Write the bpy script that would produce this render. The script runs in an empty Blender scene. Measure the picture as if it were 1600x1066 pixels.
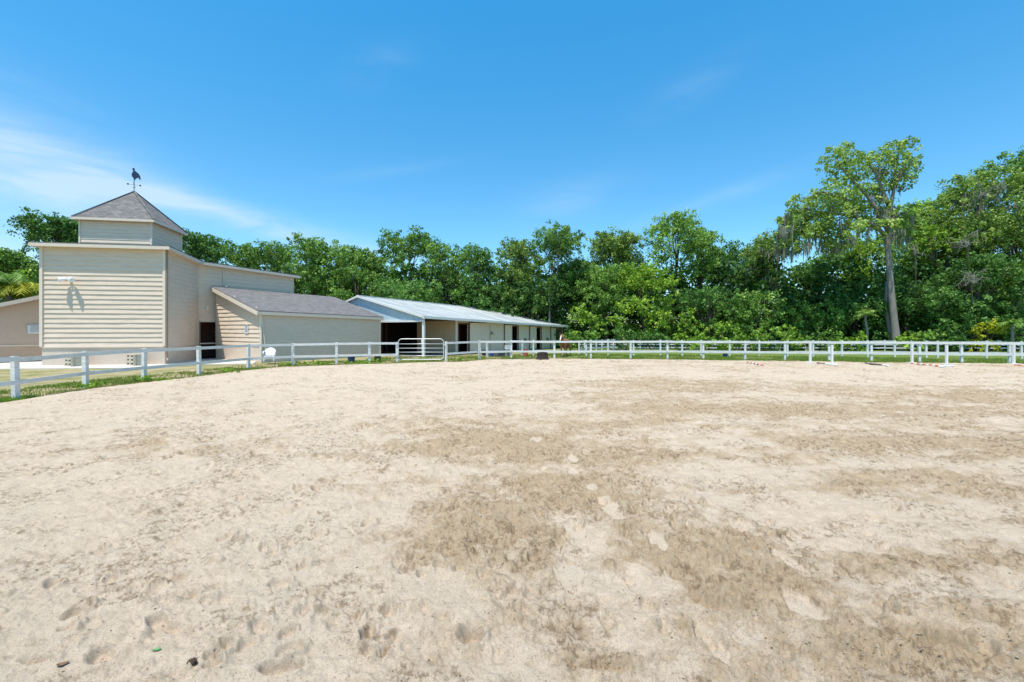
import bpy, bmesh, math, random
import numpy as np
from mathutils import Vector, Matrix
random.seed(7); RNG = np.random.default_rng(11)
SC = bpy.context.scene; COL = SC.collection
F = 711.1; HZ = 515.0; CH = 1.95; R = math.radians

def at(px, y):            # a ground point from the photo's pixel
    Y = F*CH/(y-HZ); return Vector(((px-800)/F*Y, Y, 0))
def P(px, Y, z=0.0): return Vector(((px-800)/F*Y, Y, z))
def zz(y, Y): return CH+(HZ-y)/F*Y
def V2(a): return Vector((a[0], a[1], 0))

# ------------------------------------------------------------------ materials
MATS = {}
def newmat(name):
    m = bpy.data.materials.new(name); m.use_nodes = True; MATS[name] = m
    nt = m.node_tree; return m, nt, nt.nodes['Principled BSDF']
def N(nt, t, **kw):
    n = nt.nodes.new(t)
    for k, v in kw.items():
        if k in n.inputs: n.inputs[k].default_value = v
        else: setattr(n, k, v)
    return n
def noise(nt, vec, scale, detail=4, rough=.6):
    n = N(nt, 'ShaderNodeTexNoise', Scale=scale, Detail=detail, Roughness=rough)
    if vec is not None: nt.links.new(vec, n.inputs['Vector'])
    return n.outputs['Fac']
def ramp(nt, fac, stops):
    r = N(nt, 'ShaderNodeValToRGB'); e = r.color_ramp.elements
    while len(e) < len(stops): e.new(.5)
    for i, (p, c) in enumerate(stops):
        e[i].position = p; e[i].color = (*c, 1) if len(c) == 3 else c
    nt.links.new(fac, r.inputs['Fac']); return r.outputs['Color']
def mixc(nt, fac, a, b, mode='MIX'):
    m = N(nt, 'ShaderNodeMix', data_type='RGBA', blend_type=mode)
    for sock, v in ((m.inputs[0], fac), (m.inputs[6], a), (m.inputs[7], b)):
        if isinstance(v, (int, float)): sock.default_value = v
        elif isinstance(v, tuple): sock.default_value = (*v, 1)
        else: nt.links.new(v, sock)
    return m.outputs[2]
def bump(nt, b, h, strength=.3, dist=.02):
    n = N(nt, 'ShaderNodeBump', Strength=strength, Distance=dist)
    nt.links.new(h, n.inputs['Height']); nt.links.new(n.outputs['Normal'], b.inputs['Normal'])
def scaled(nt, vec, s):
    m = N(nt, 'ShaderNodeMapping'); m.inputs['Scale'].default_value = s
    nt.links.new(vec, m.inputs['Vector']); return m.outputs['Vector']
def simple(name, col, rough=.6, var=.18, scale=6, bmp=.15, metal=0, streak=None):
    m, nt, b = newmat(name)
    g = N(nt, 'ShaderNodeNewGeometry').outputs['Position']
    v = scaled(nt, g, streak) if streak else g
    f = noise(nt, v, scale, 6, .65)
    c = ramp(nt, f, [(.25, tuple(x*(1-var) for x in col)), (.75, tuple(min(1, x*(1+var*.7)) for x in col))])
    nt.links.new(c, b.inputs['Base Color']); b.inputs['Roughness'].default_value = rough
    b.inputs['Metallic'].default_value = metal
    if bmp: bump(nt, b, noise(nt, g, scale*9, 4), bmp, .01)
    return m
siding_m = simple('beige_siding', (.68,.555,.435), .65, .12, 2, .12, streak=(1,1,4))
base_m = simple('beige_stucco', (.61,.50,.40), .8, .08, 5, .3)
trim_m = simple('beige_trim', (.68,.58,.475), .6, .06, 5, .08)
white_m = simple('white_paint', (.70,.70,.67), .5, .09, 9, .1)
fence_m = simple('weathered_white_board', (.67,.665,.63), .6, .26, 3, .2, streak=(1,1,5))
old_fence_m = simple('grey_white_board', (.60,.64,.63), .7, .2, 4, .2)
galv_m = simple('galvanised_tube', (.60,.61,.60), .4, .1, 20, 0, .4)
brown_m = simple('brown_downspout', (.25,.18,.12), .5, .1, 10, .05)
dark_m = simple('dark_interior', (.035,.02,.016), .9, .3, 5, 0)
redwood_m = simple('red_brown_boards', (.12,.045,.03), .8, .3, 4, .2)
plastic_m = simple('white_plastic', (.78,.79,.80), .35, .03, 5, 0)
blue_m = simple('blue_plastic', (.02,.08,.36), .35, .1, 5, 0)
dkblue_m = simple('dark_blue_plastic', (.015,.05,.14), .35, .1, 5, 0)
red_m = simple('faded_red_plastic', (.55,.12,.08), .45, .15, 5, 0)
orange_m = simple('orange_paint', (.62,.16,.05), .5, .15, 12, 0)
darkwood_m = simple('dark_pole_paint', (.12,.10,.10), .6, .3, 12, 0)
stump_m = simple('dark_bark', (.035,.026,.02), .9, .5, 14, .8)
black_m = simple('black_iron', (.02,.025,.04), .4, .1, 5, 0)
copper_m = simple('blue_black_vane', (.02,.035,.09), .35, .3, 14, 0)
ball_m = simple('glass_ball', (.35,.5,.55), .15, .1, 5, 0)
conc_m = simple('concrete', (.55,.52,.47), .85, .12, 6, .3)
block_m = simple('cream_block', (.52,.47,.36), .9, .14, 20, .5)
bulb_m = simple('lamp_glass', (.85,.82,.7), .3, .03, 5, 0)
paper_m = simple('notice_paper', (.62,.66,.70), .6, .06, 20, 0)
ink_m = simple('notice_ink', (.10,.10,.11), .6, .1, 20, 0)
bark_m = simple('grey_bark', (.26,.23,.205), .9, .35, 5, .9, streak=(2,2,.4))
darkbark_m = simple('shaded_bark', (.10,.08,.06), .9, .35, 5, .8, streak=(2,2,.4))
twig_m = simple('pale_twigs', (.27,.25,.22), .9, .2, 8, 0)
moss_m = simple('spanish_moss', (.20,.215,.155), .95, .25, 6, 0)
horse_m = simple('chestnut_coat', (.30,.10,.05), .55, .15, 5, 0)
mane_m = simple('flaxen_mane', (.55,.36,.2), .7, .15, 25, 0)
hoof_m = simple('hoof', (.05,.04,.035), .6, .1, 25, 0)
nut_m = simple('brown_husk', (.07,.04,.022), .8, .4, 60, .6)
deadleaf_m = simple('dry_leaf', (.17,.09,.05), .8, .3, 60, 0)
freshleaf_m = simple('fresh_leaf', (.06,.22,.04), .5, .2, 60, 0)
litter_m = simple('bark_chip', (.13,.085,.05), .9, .3, 60, .3)
door_m = simple('door_panel', (.70,.575,.44), .6, .05, 5, .05)

def shingle_mat():
    m, nt, b = newmat('asphalt_shingles')
    uv = N(nt, 'ShaderNodeUVMap').outputs['UV']
    br = N(nt, 'ShaderNodeTexBrick', Scale=1.0); nt.links.new(uv, br.inputs['Vector'])
    br.inputs['Color1'].default_value = (.085,.078,.078,1); br.inputs['Color2'].default_value = (.26,.248,.243,1)
    br.inputs['Mortar'].default_value = (.03,.028,.028,1); br.inputs['Mortar Size'].default_value = .012
    br.inputs['Brick Width'].default_value = .3; br.inputs['Row Height'].default_value = .16
    f = noise(nt, uv, 7, 5); f2 = noise(nt, uv, 120, 2)
    c = mixc(nt, .3, br.outputs['Color'], ramp(nt, f, [(.3,(.085,.08,.078)),(.7,(.19,.178,.172))]))
    c = mixc(nt, .35, c, ramp(nt, f2, [(.3,(.05,.05,.05)),(.7,(.24,.22,.21))]))
    nt.links.new(c, b.inputs['Base Color']); b.inputs['Roughness'].default_value = .95
    bump(nt, b, br.outputs['Fac'], -.5, .012); return m
shingle_m = shingle_mat()
def metal_roof_mat(name, c0, c1, streaks=True):
    m, nt, b = newmat(name)
    uv = N(nt, 'ShaderNodeUVMap').outputs['UV']
    br = N(nt, 'ShaderNodeTexBrick', Scale=1.0); nt.links.new(uv, br.inputs['Vector'])
    br.inputs['Color1'].default_value = (*c0,1); br.inputs['Color2'].default_value = (*c1,1)
    br.inputs['Mortar'].default_value = tuple(x*.8 for x in c0)+(1,); br.inputs['Mortar Size'].default_value = .008
    br.inputs['Brick Width'].default_value = .9; br.inputs['Row Height'].default_value = 40.0; br.offset = 0
    f = noise(nt, scaled(nt, uv, (.5,.12,1)), 2.2, 5, .65); f2 = noise(nt, scaled(nt, uv, (6,.6,1)), 2, 5)
    c = mixc(nt, .65, br.outputs['Color'], ramp(nt, f, [(.46, c0), (.53, c1)]))
    c = mixc(nt, .25, c, ramp(nt, f2, [(.3,(.26,.27,.25)),(.6,(.60,.61,.60))]))
    nt.links.new(c, b.inputs['Base Color']); b.inputs['Roughness'].default_value = .5; b.inputs['Metallic'].default_value = .1
    w = N(nt, 'ShaderNodeTexWave', Scale=.55, bands_direction='X'); nt.links.new(uv, w.inputs['Vector'])
    bump(nt, b, w.outputs['Fac'], .35, .02); return m
roof_metal = metal_roof_mat('old_metal_roof', (.30,.33,.325), (.54,.56,.545))
def gable_mat():
    m, nt, b = newmat('pale_blue_corrugated_metal')
    uv = N(nt, 'ShaderNodeUVMap').outputs['UV']
    f = noise(nt, scaled(nt, uv, (3,.7,1)), 1.2, 5)
    c = ramp(nt, f, [(.3,(.42,.53,.60)),(.7,(.52,.62,.68))])
    nt.links.new(c, b.inputs['Base Color']); b.inputs['Roughness'].default_value = .5
    w = N(nt, 'ShaderNodeTexWave', Scale=1.6, bands_direction='X'); nt.links.new(uv, w.inputs['Vector'])
    bump(nt, b, w.outputs['Fac'], .7, .02); return m
gable_m = gable_mat()

def leaf_mat(name, dark, mid, light, trans=.3):
    m, nt, b = newmat(name)
    a = N(nt, 'ShaderNodeAttribute', attribute_name='tint').outputs['Fac']
    c = ramp(nt, a, [(0, dark), (.5, mid), (1, light)])
    nt.links.new(c, b.inputs['Base Color']); b.inputs['Roughness'].default_value = .55
    b.inputs['Specular IOR Level'].default_value = .25
    t = N(nt, 'ShaderNodeBsdfTranslucent')
    c2 = mixc(nt, 1.0, c, (1.15,1.25,.6), 'MULTIPLY'); nt.links.new(c2, t.inputs['Color'])
    s = N(nt, 'ShaderNodeMixShader'); s.inputs[0].default_value = trans
    nt.links.new(b.outputs[0], s.inputs[1]); nt.links.new(t.outputs[0], s.inputs[2])
    nt.links.new(s.outputs[0], nt.nodes['Material Output'].inputs['Surface']); return m
LM = {
 'green': leaf_mat('oak_leaves', (.024,.07,.014), (.125,.25,.042), (.35,.53,.12)),
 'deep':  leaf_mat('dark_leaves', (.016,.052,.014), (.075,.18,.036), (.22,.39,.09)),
 'bright':leaf_mat('bright_leaves', (.06,.14,.016), (.21,.36,.037), (.46,.62,.09)),
 'pale':  leaf_mat('grey_green_leaves', (.05,.105,.024), (.21,.325,.065), (.46,.58,.16)),
 'yellow':leaf_mat('yellow_green_leaves', (.16,.20,.012), (.34,.38,.02), (.60,.56,.06)),
 'grass': leaf_mat('grass_blades', (.30,.25,.11), (.21,.25,.05), (.16,.29,.035), .25)}

# ------------------------------------------------------------------ mesh helpers
def tag(o, label=None, cat=None, group=None, kind=None):
    if label: o['label'] = label
    if cat: o['category'] = cat
    if group: o['group'] = group
    if kind: o['kind'] = kind
    return o
def empty(name, loc, rz=0):
    o = bpy.data.objects.new(name, None); COL.objects.link(o); o.location = loc; o.rotation_euler = (0,0,rz)
    o.empty_display_size = .3; return o
class MB:
    def __init__(s): s.v = []; s.f = []; s.uv = []; s.mi = []
    def face(s, pts, uv=None, mi=0):
        n = len(s.v); s.v += [tuple(p) for p in pts]; s.f.append(tuple(range(n, n+len(pts))))
        s.uv += uv if uv else [(0,0)]*len(pts); s.mi.append(mi)
    def planar(s, pts, u=None, mi=0):
        p0 = Vector(pts[0]); e = (Vector(pts[1])-p0) if u is None else Vector(u); e.normalize()
        nn = (Vector(pts[1])-p0).cross(Vector(pts[2])-p0).normalized(); w = nn.cross(e)
        s.face(pts, [((Vector(p)-p0).dot(e), (Vector(p)-p0).dot(w)) for p in pts], mi)
    def box(s, c, size, ax=(1,0,0), mi=0, up=(0,0,1)):
        ax = Vector(ax).normalized(); up = Vector(up).normalized(); ay = up.cross(ax).normalized(); up = ax.cross(ay)
        c = Vector(c); h = [x/2 for x in size]
        q = lambda i,j,k: c+ax*h[0]*i+ay*h[1]*j+up*h[2]*k
        for fc in (((-1,-1,-1),(-1,1,-1),(1,1,-1),(1,-1,-1)),((-1,-1,1),(1,-1,1),(1,1,1),(-1,1,1)),
                   ((-1,-1,-1),(1,-1,-1),(1,-1,1),(-1,-1,1)),((1,1,-1),(-1,1,-1),(-1,1,1),(1,1,1)),
                   ((-1,1,-1),(-1,-1,-1),(-1,-1,1),(-1,1,1)),((1,-1,-1),(1,1,-1),(1,1,1),(1,-1,1))):
            s.planar([q(*t) for t in fc], mi=mi)
    def beam(s, a, b, w, h, mi=0):     # square bar from a to b
        a = Vector(a); b = Vector(b); d = b-a
        up = Vector((0,0,1)) if abs(d.normalized().z) < .95 else Vector((1,0,0))
        s.box((a+b)/2, (d.length, w, h), d, mi, up)
    def slab(s, pts, t, mi=0, u=None):  # top polygon (ccw seen from above) with thickness
        s.planar(pts, u, mi); lo = [Vector(p)-Vector((0,0,t)) for p in pts]
        s.planar(lo[::-1], None, mi)
        for i in range(len(pts)):
            j = (i+1) % len(pts); s.planar([pts[i], lo[i], lo[j], pts[j]], mi=mi)
    def tube(s, pts, r, n=8, cap=True, mi=0):
        pts = [Vector(p) for p in pts]; rs = r if isinstance(r, (list, tuple)) else [r]*len(pts)
        rings = []; base = None
        for i, p in enumerate(pts):
            d = (pts[min(i+1, len(pts)-1)]-pts[max(i-1, 0)]).normalized()
            if base is None: base = d.orthogonal().normalized()
            base = (base-d*base.dot(d)).normalized(); c = d.cross(base)
            n0 = len(s.v)
            for k in range(n):
                t = 2*math.pi*k/n; s.v.append(tuple(p+(base*math.cos(t)+c*math.sin(t))*rs[i]))
            rings.append(n0)
        for a, b in zip(rings, rings[1:]):
            for k in range(n):
                k2 = (k+1) % n; s.f.append((a+k, a+k2, b+k2, b+k)); s.uv += [(0,0)]*4; s.mi.append(mi)
        if cap:
            s.f.append(tuple(rings[0]+k for k in range(n))[::-1]); s.uv += [(0,0)]*n; s.mi.append(mi)
            s.f.append(tuple(rings[-1]+k for k in range(n))); s.uv += [(0,0)]*n; s.mi.append(mi)
    def build(s, name, mats, parent=None, smooth=False):
        me = bpy.data.meshes.new(name); me.from_pydata(s.v, [], s.f)
        if not isinstance(mats, (list, tuple)): mats = [mats]
        for m in mats: me.materials.append(m)
        uv = me.uv_layers.new(name='UVMap'); uv.data.foreach_set('uv', np.array(s.uv, dtype=np.float32).ravel())
        me.polygons.foreach_set('material_index', s.mi)
        if smooth: me.polygons.foreach_set('use_smooth', [True]*len(s.f))
        me.update()
        o = bpy.data.objects.new(name, me); COL.objects.link(o)
        if parent:
            o.parent = parent
            if parent.type == 'EMPTY' and parent.get('worldcoords'):
                o.matrix_parent_inverse = parent_inv(parent)
            elif parent.get('wc'): pass
        return o
def parent_inv(p):
    return (Matrix.Translation(p.location) @ p.rotation_euler.to_matrix().to_4x4()).inverted()
def wthing(name, loc, label, cat, group=None):     # thing whose parts are modelled in world coordinates
    o = empty(name, loc); o['worldcoords'] = 1; tag(o, label, cat, group); return o
def bevel(o, w=.01, seg=2):
    m = o.modifiers.new('bevel', 'BEVEL'); m.width = w; m.segments = seg; m.limit_method = 'ANGLE'
    return o
def copy_tree(o, parent=None):
    c = o.copy(); COL.objects.link(c)
    if parent: c.parent = parent
    for ch in list(o.children): copy_tree(ch, c)
    return c
def npmesh(name, verts, quads, mat, tint=None, parent=None, smooth=False):
    verts = np.asarray(verts, dtype=np.float32); quads = np.asarray(quads, dtype=np.int32)
    me = bpy.data.meshes.new(name); k = quads.shape[1]; nf = len(quads)
    me.vertices.add(len(verts)); me.vertices.foreach_set('co', verts.ravel())
    me.loops.add(nf*k); me.loops.foreach_set('vertex_index', quads.ravel())
    me.polygons.add(nf); me.polygons.foreach_set('loop_start', np.arange(nf, dtype=np.int32)*k)
    try: me.polygons.foreach_set('loop_total', np.full(nf, k, dtype=np.int32))
    except Exception: pass
    if smooth: me.polygons.foreach_set('use_smooth', np.ones(nf, dtype=bool))
    me.materials.append(mat); me.update(calc_edges=True)
    if tint is not None:
        a = me.attributes.new('tint', 'FLOAT', 'POINT'); a.data.foreach_set('value', np.asarray(tint, dtype=np.float32))
    o = bpy.data.objects.new(name, me); COL.objects.link(o)
    if parent:
        o.parent = parent
        if parent.get('worldcoords'): o.matrix_parent_inverse = parent_inv(parent)
    return o

# ------------------------------------------------------------------ noise in numpy
PERM = RNG.random((512, 512)).astype(np.float32)
def vnoise(x, y):
    xi = np.floor(x).astype(np.int64); yi = np.floor(y).astype(np.int64)
    fx = x-xi; fy = y-yi; fx = fx*fx*fx*(fx*(fx*6-15)+10); fy = fy*fy*fy*(fy*(fy*6-15)+10)
    a = PERM[xi % 512, yi % 512]; b = PERM[(xi+1) % 512, yi % 512]; c = PERM[xi % 512, (yi+1) % 512]; d = PERM[(xi+1) % 512, (yi+1) % 512]
    return (a*(1-fx)+b*fx)*(1-fy)+(c*(1-fx)+d*fx)*fy
def fbm(x, y, o=4, g=.5):
    s = 0; a = 1; t = 0
    for i in range(o):
        s = s+a*vnoise(x*2**i+17.3*i, y*2**i+5.1*i); t += a; a *= g
    return s/t

# ------------------------------------------------------------------ world, sun, camera
SUN = Vector((-.45*math.cos(R(72)), -.893*math.cos(R(72)), math.sin(R(72)))).normalized()
EL = math.asin(SUN.z); AZ = math.atan2(SUN.x, SUN.y)
w = bpy.data.worlds.new('World'); SC.world = w; w.use_nodes = True; nt = w.node_tree
bg = nt.nodes['Background']
sky = N(nt, 'ShaderNodeTexSky', sky_type='NISHITA', sun_disc=False, sun_elevation=EL, sun_rotation=AZ)
sky.air_density = 1.0; sky.dust_density = .3; sky.ozone_density = 2.2
tc = N(nt, 'ShaderNodeTexCoord').outputs['Generated']
sx = N(nt, 'ShaderNodeSeparateXYZ'); nt.links.new(tc, sx.inputs[0])
hs = N(nt, 'ShaderNodeHueSaturation', Saturation=1.25, Value=1.0, Hue=.49); nt.links.new(sky.outputs[0], hs.inputs['Color'])
tintr = ramp(nt, sx.outputs['Z'], [(0,(.90,1.03,1.10)), (.3,(.84,1.18,1.24)), (.6,(.57,1.36,1.46))])
skyc = mixc(nt, 1.0, hs.outputs['Color'], tintr, 'MULTIPLY')
# thin cirrus: stretched noise, kept to two streaks low on the left and a few faint wisps
def math_(op, a, b=None, c=None):
    n = N(nt, 'ShaderNodeMath', operation=op)
    for i, v in enumerate((a, b, c)):
        if v is None: continue
        if isinstance(v, (int, float)): n.inputs[i].default_value = v
        else: nt.links.new(v, n.inputs[i])
    return n.outputs[0]
az = math_('ARCTAN2', sx.outputs['X'], sx.outputs['Y'])
ln_ = math_('SQRT', math_('ADD', math_('MULTIPLY', sx.outputs['X'], sx.outputs['X']), math_('MULTIPLY', sx.outputs['Y'], sx.outputs['Y'])))
el = math_('ARCTAN2', sx.outputs['Z'], ln_)
cv = N(nt, 'ShaderNodeCombineXYZ'); nt.links.new(az, cv.inputs[0]); nt.links.new(el, cv.inputs[1])
def streak(az0, el0, slope, wa, we, amp):     # gaussian band along a line
    da = math_('SUBTRACT', az, az0); de = math_('SUBTRACT', math_('SUBTRACT', el, el0), math_('MULTIPLY', da, slope))
    q = math_('ADD', math_('POWER', math_('ABSOLUTE', math_('DIVIDE', da, wa)), 2), math_('POWER', math_('ABSOLUTE', math_('DIVIDE', de, we)), 2))
    return math_('MULTIPLY', math_('EXPONENT', math_('MULTIPLY', q, -1)), amp)
bands = [(-.82,.24,-.25,.17,.075,1.15), (-.52,.205,-.20,.30,.024,1.0), (-.87,.09,0,.14,.06,1.1), (-.28,.51,.3,.07,.03,.14), (.37,.455,.35,.09,.03,.13), (.12,.27,.2,.12,.04,.22), (.42,.255,.25,.16,.016,.22), (-.28,.32,.2,.15,.012,.1)]
tot = None
for bnd in bands:
    s_ = streak(*bnd); tot = s_ if tot is None else math_('ADD', tot, s_)
mp = N(nt, 'ShaderNodeMapping'); mp.inputs['Scale'].default_value = (2.2, 9, 1); mp.inputs['Rotation'].default_value = (0,0,R(14))
nt.links.new(cv.outputs[0], mp.inputs['Vector'])
cn = N(nt, 'ShaderNodeTexNoise', Scale=2.2, Detail=7, Roughness=.55, Distortion=.6); nt.links.new(mp.outputs[0], cn.inputs['Vector'])
cm = N(nt, 'ShaderNodeMapRange'); cm.inputs[1].default_value = .25; cm.inputs[2].default_value = .8; nt.links.new(cn.outputs['Fac'], cm.inputs[0])
cf = math_('MINIMUM', math_('MULTIPLY', cm.outputs[0], tot), .72)
skyc = mixc(nt, cf, skyc, (4.2,5.2,6.1))
nt.links.new(skyc, bg.inputs['Color']); bg.inputs['Strength'].default_value = .118

sl = bpy.data.lights.new('sun', 'SUN'); sl.energy = 4.3; sl.angle = R(.53); sl.color = (1,.925,.83)
so = bpy.data.objects.new('sun', sl); COL.objects.link(so); so.location = (0,0,40)
so.rotation_euler = (-SUN).to_track_quat('-Z', 'Y').to_euler()
cam = bpy.data.cameras.new('camera'); cam.lens = 16; cam.sensor_width = 36; cam.clip_end = 3000; cam.clip_start = .05
cam.shift_y = -(533-HZ)/1600
co = bpy.data.objects.new('camera', cam); COL.objects.link(co); co.location = (0,0,CH); co.rotation_euler = (R(90),0,0)
SC.camera = co
SC.view_settings.view_transform = 'Standard'; SC.view_settings.look = 'None'; SC.view_settings.exposure = .55; SC.view_settings.gamma = 1
SC.cycles.max_bounces = 8; SC.cycles.transparent_max_bounces = 4

# ------------------------------------------------------------------ ground
EDGE = [(-700,760),(-300,675),(-120,648),(0,628),(80,616),(140,607),(226,597),(320,587),(360,581),(440,573),(520,570),(594,568),(646,566),(695,565),(727,565),(762,561),(825,561),(856,560),(960,561),(1100,562.5),(1227,564),(1400,566.5),(1600,568.5),(1900,575),(2400,600),(3200,660)]
EP = [at(*e) for e in EDGE]
eaz = np.array([math.atan2(p.x, p.y) for p in EP]); er = np.array([math.hypot(p.x, p.y) for p in EP])
def edge_r(a):
    r = np.interp(a, eaz, er)
    return r+.22*(fbm(a*34, a*0+3, 3)-.5)*2+.12*(vnoise(a*160, a*0)-.5)
PATCH = [  # damp / churned dark patches: px, py, rx, ry, strength
 (800,690,150,22,.8),(900,655,230,14,.6),(1250,645,420,14,.6),(740,830,120,60,1.0),(790,880,120,50,.8),(900,770,140,40,.8),
 (1000,720,260,24,.6),(1060,870,200,50,.75),(1380,760,260,20,.7),(1500,700,220,18,.6),(1150,930,260,50,.5),(1400,900,240,30,.55),(1350,1020,220,40,.45),
 (850,980,160,40,.5),(980,640,120,8,.5),(650,700,100,15,.35),(220,690,180,18,.25),(1000,600,200,7,.5),(1250,610,260,7,.45),(1480,620,200,8,.4),(560,770,90,14,.2),(240,930,110,30,.2),(1010,800,120,20,.4),(900,1040,120,20,.5)]
LIGHT = [(1150,745,110,16,.9),(1290,800,130,36,.9),(1350,845,100,18,.8),(930,850,34,22,.9),(900,905,36,22,.9),(1010,915,28,34,.95),(960,935,40,22,.7),(1110,700,90,12,.6),(820,640,80,10,.5),(1300,590,300,8,.7),(1020,840,30,14,.5),
 (1500,800,90,16,.5),(1320,660,200,6,.6),(1000,760,60,16,.6),(700,605,180,10,.6)]
PRINT = [(1110,1008,16,30,35),(1120,1030,13,20,30),(1235,885,13,20,20),(1255,955,22,24,20),(1028,850,12,14,15),(1160,829,18,9,-15),(900,835,16,14,20),(895,720,8,6,0),(896,741,8,6,0),(925,765,9,6,10),(950,790,14,10,25),(960,808,14,12,25),(1250,850,13,12,30),(1020,690,7,4,0),(838,690,10,4,0),(1000,920,20,22,30),(890,905,26,20,0),(1100,775,14,5,-10)]
PITS = [(735,1008,26,12,.05),(690,978,18,6,.03),(1408,972,18,7,.045),(1052,824,14,5,.03),(1366,816,16,5,.04),(915,781,14,5,.035),(1290,985,12,4,.02),(85,918,14,5,.03),(440,1055,40,12,.05),(370,853,10,4,.025),(265,990,40,10,.03),(435,920,20,8,.03),(1440,1010,60,10,.02),(320,735,10,4,.02),(1210,843,14,4,.02),(880,845,16,4,.02),(575,1000,14,16,.035),(495,935,18,4,.03),(1110,730,16,4,.02),(350,945,30,6,.02),(950,1055,60,9,.03),(640,890,40,14,.02),(1540,820,20,8,.02),(60,1040,30,7,.03),(1130,925,16,4,.02)]
def blob(x, y, L, minpx=0):
    out = np.zeros_like(x)
    for e in L:
        c = at(e[0], e[1]); sx_ = e[2]*c.y/F; sy_ = e[3]*c.y*c.y/(F*CH)
        dx = x-c.x; dy = y-c.y
        m = (np.abs(dx) < 4*sx_) & (np.abs(dy) < 4*sy_)
        if m.any():
            q = (dx[m]/sx_)**2+(dy[m]/sy_)**2
            out[m] = np.maximum(out[m], e[4]*np.exp(-q*.7))
    return out
def sharp(x, y, L):
    out = np.zeros_like(x)
    for e in L:
        c = at(e[0], e[1]); a = e[2]*c.y/F; b = e[3]*c.y*c.y/(F*CH)
        t = math.radians(-e[4]); dx = x-c.x; dy = y-c.y
        u = dx/a; v_ = dy/b; k = math.tan(math.radians(e[4]))*.7
        u = u+v_*k
        q = u*u+v_*v_; m = q < 3
        wob = (vnoise(x[m]*22, y[m]*22)-.5)*.7
        out[m] = np.maximum(out[m], np.clip((1.15-q[m]+wob)*3, 0, 1))
    return out
def sand_fields(x, y):
    damp = blob(x, y, PATCH); light = blob(x, y, LIGHT)
    n1 = fbm(x*.55+9, y*.55+3, 5, .6); n2 = fbm(x*2.6, y*2.6, 4, .6); n3 = fbm(x*9, y*9, 3, .6)
    right = np.clip((x/np.maximum(y, 1)+.12)*2.2, 0, 1)
    st_ = fbm(x*.45+y*.12+31, y*2.6-x*.5, 4, .6)
    d = damp*1.25+right*.34+(n1-.5)*1.15+(n2-.5)*1.2-light*.8+(n3-.5)*.9+(st_-.5)*.9*np.clip(right+.3, 0, 1)
    d = np.clip((d-.12)*1.2, 0, 1)
    pr = sharp(x, y, PRINT); d = d*(1-pr)-.25*pr
    return d, pr
def right_(x, y): return np.clip((x/np.maximum(y, 1)+.12)*2.2, 0, 1)
_hr = np.random.default_rng(404); HOOF = []
for _ in range(52):                   # groups of hoof and shoe marks
    cx_, cy_ = _hr.uniform(-40, 1640), 575+480*_hr.random()**.9
    c_ = at(cx_, cy_); hd = _hr.uniform(0, 3.14)
    for k_ in range(int(_hr.integers(3, 9))):
        HOOF.append((c_.x+_hr.normal()*.45, c_.y+_hr.normal()*.45, _hr.uniform(.045,.085), hd+_hr.normal()*.5, _hr.uniform(.5,1.2)))
def sand_height(x, y, d, pr):
    r = np.hypot(x, y)
    h = .035*(fbm(x*.7, y*.7, 3)-.5)+.045*(fbm(x*2.3+7, y*2.3, 3)-.5)
    q = fbm(x*5.5+2, y*5.5, 4, .6); rough = .42+.62*d
    h += rough*.045*(q-.5)
    # broken crust: ridged noise and sharp little scarps
    rd = 1-np.abs(fbm(x*7+50, y*9+20, 4, .6)*2-1)
    h += rough*.028*rd**3
    st = fbm(x*11+3, y*13+8, 3, .6); h += (.3+.5*d)*.014*np.clip((st-.55)*9, 0, 1)
    h += rough*.016*(fbm(x*26, y*28, 3, .7)-.5)
    h += rough*.006*(vnoise(x*55, y*55)-.5)
    h += .03*np.clip(right_(x, y)+.2, 0, 1)*(fbm(x*.5+y*.15+31, y*3.2-x*.6, 3)-.5)
    h = h*(1-.75*pr)-.006*pr
    for (hx, hy, hr_, hd, am) in HOOF:
        m = (np.abs(x-hx) < 3*hr_) & (np.abs(y-hy) < 3*hr_)
        if m.any():
            u = ((x[m]-hx)*math.cos(hd)+(y[m]-hy)*math.sin(hd))/hr_; v_ = (-(x[m]-hx)*math.sin(hd)+(y[m]-hy)*math.cos(hd))/(hr_*.8)
            qq = u*u+v_*v_+(fbm(x[m]*18, y[m]*18, 3)-.5)*1.2
            h[m] += am*(-.022*np.clip((1.1-qq)*1.6, 0, 1)+.016*np.exp(-(qq-1.8)**2*2)*np.clip(u+.6, 0, 1.4)*(.4+vnoise(x[m]*30, y[m]*30)))
    for e in PITS:
        c = at(e[0], e[1]); a = e[2]*c.y/F*.8; b = e[3]*c.y*c.y/(F*CH)*1.1
        m = (np.abs(x-c.x) < 3*a) & (np.abs(y-c.y) < 3*b)
        if m.any():
            wob = (fbm(x[m]*14, y[m]*14, 3)-.5)*1.1
            qq = ((x[m]-c.x)/a)**2+((y[m]-c.y)/b)**2+wob
            h[m] += -e[4]*np.clip((1.1-qq)*1.5, 0, 1)+e[4]*.5*np.exp(-(qq-1.7)**2*2.5)*(vnoise(x[m]*20+4, y[m]*20)+.2)
    fade = np.clip((edge_r(np.arctan2(x, y))-r)/1.2, 0, 1)
    return (h*1.35+.03)*fade+(-.02)*(1-fade)
NA, NR = 1050, 740
aa = np.concatenate([np.linspace(-math.pi, -1.02, 40)[:-1], np.linspace(-1.02, 1.02, NA), np.linspace(1.02, math.pi, 40)[1:]])
er_ext = np.where(np.abs(aa) > 1.3, 9.0, edge_r(aa)); er_ext = np.where((np.abs(aa) > 1.2) & (np.abs(aa) <= 1.3), np.minimum(er_ext, 14), er_ext)
A_, T_ = np.meshgrid(aa, np.linspace(0, 1, NR)); RM = np.broadcast_to(er_ext, A_.shape)
r0 = 1.3; RR = r0*(RM/r0)**T_; X = RR*np.sin(A_); Y = RR*np.cos(A_)
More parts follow.
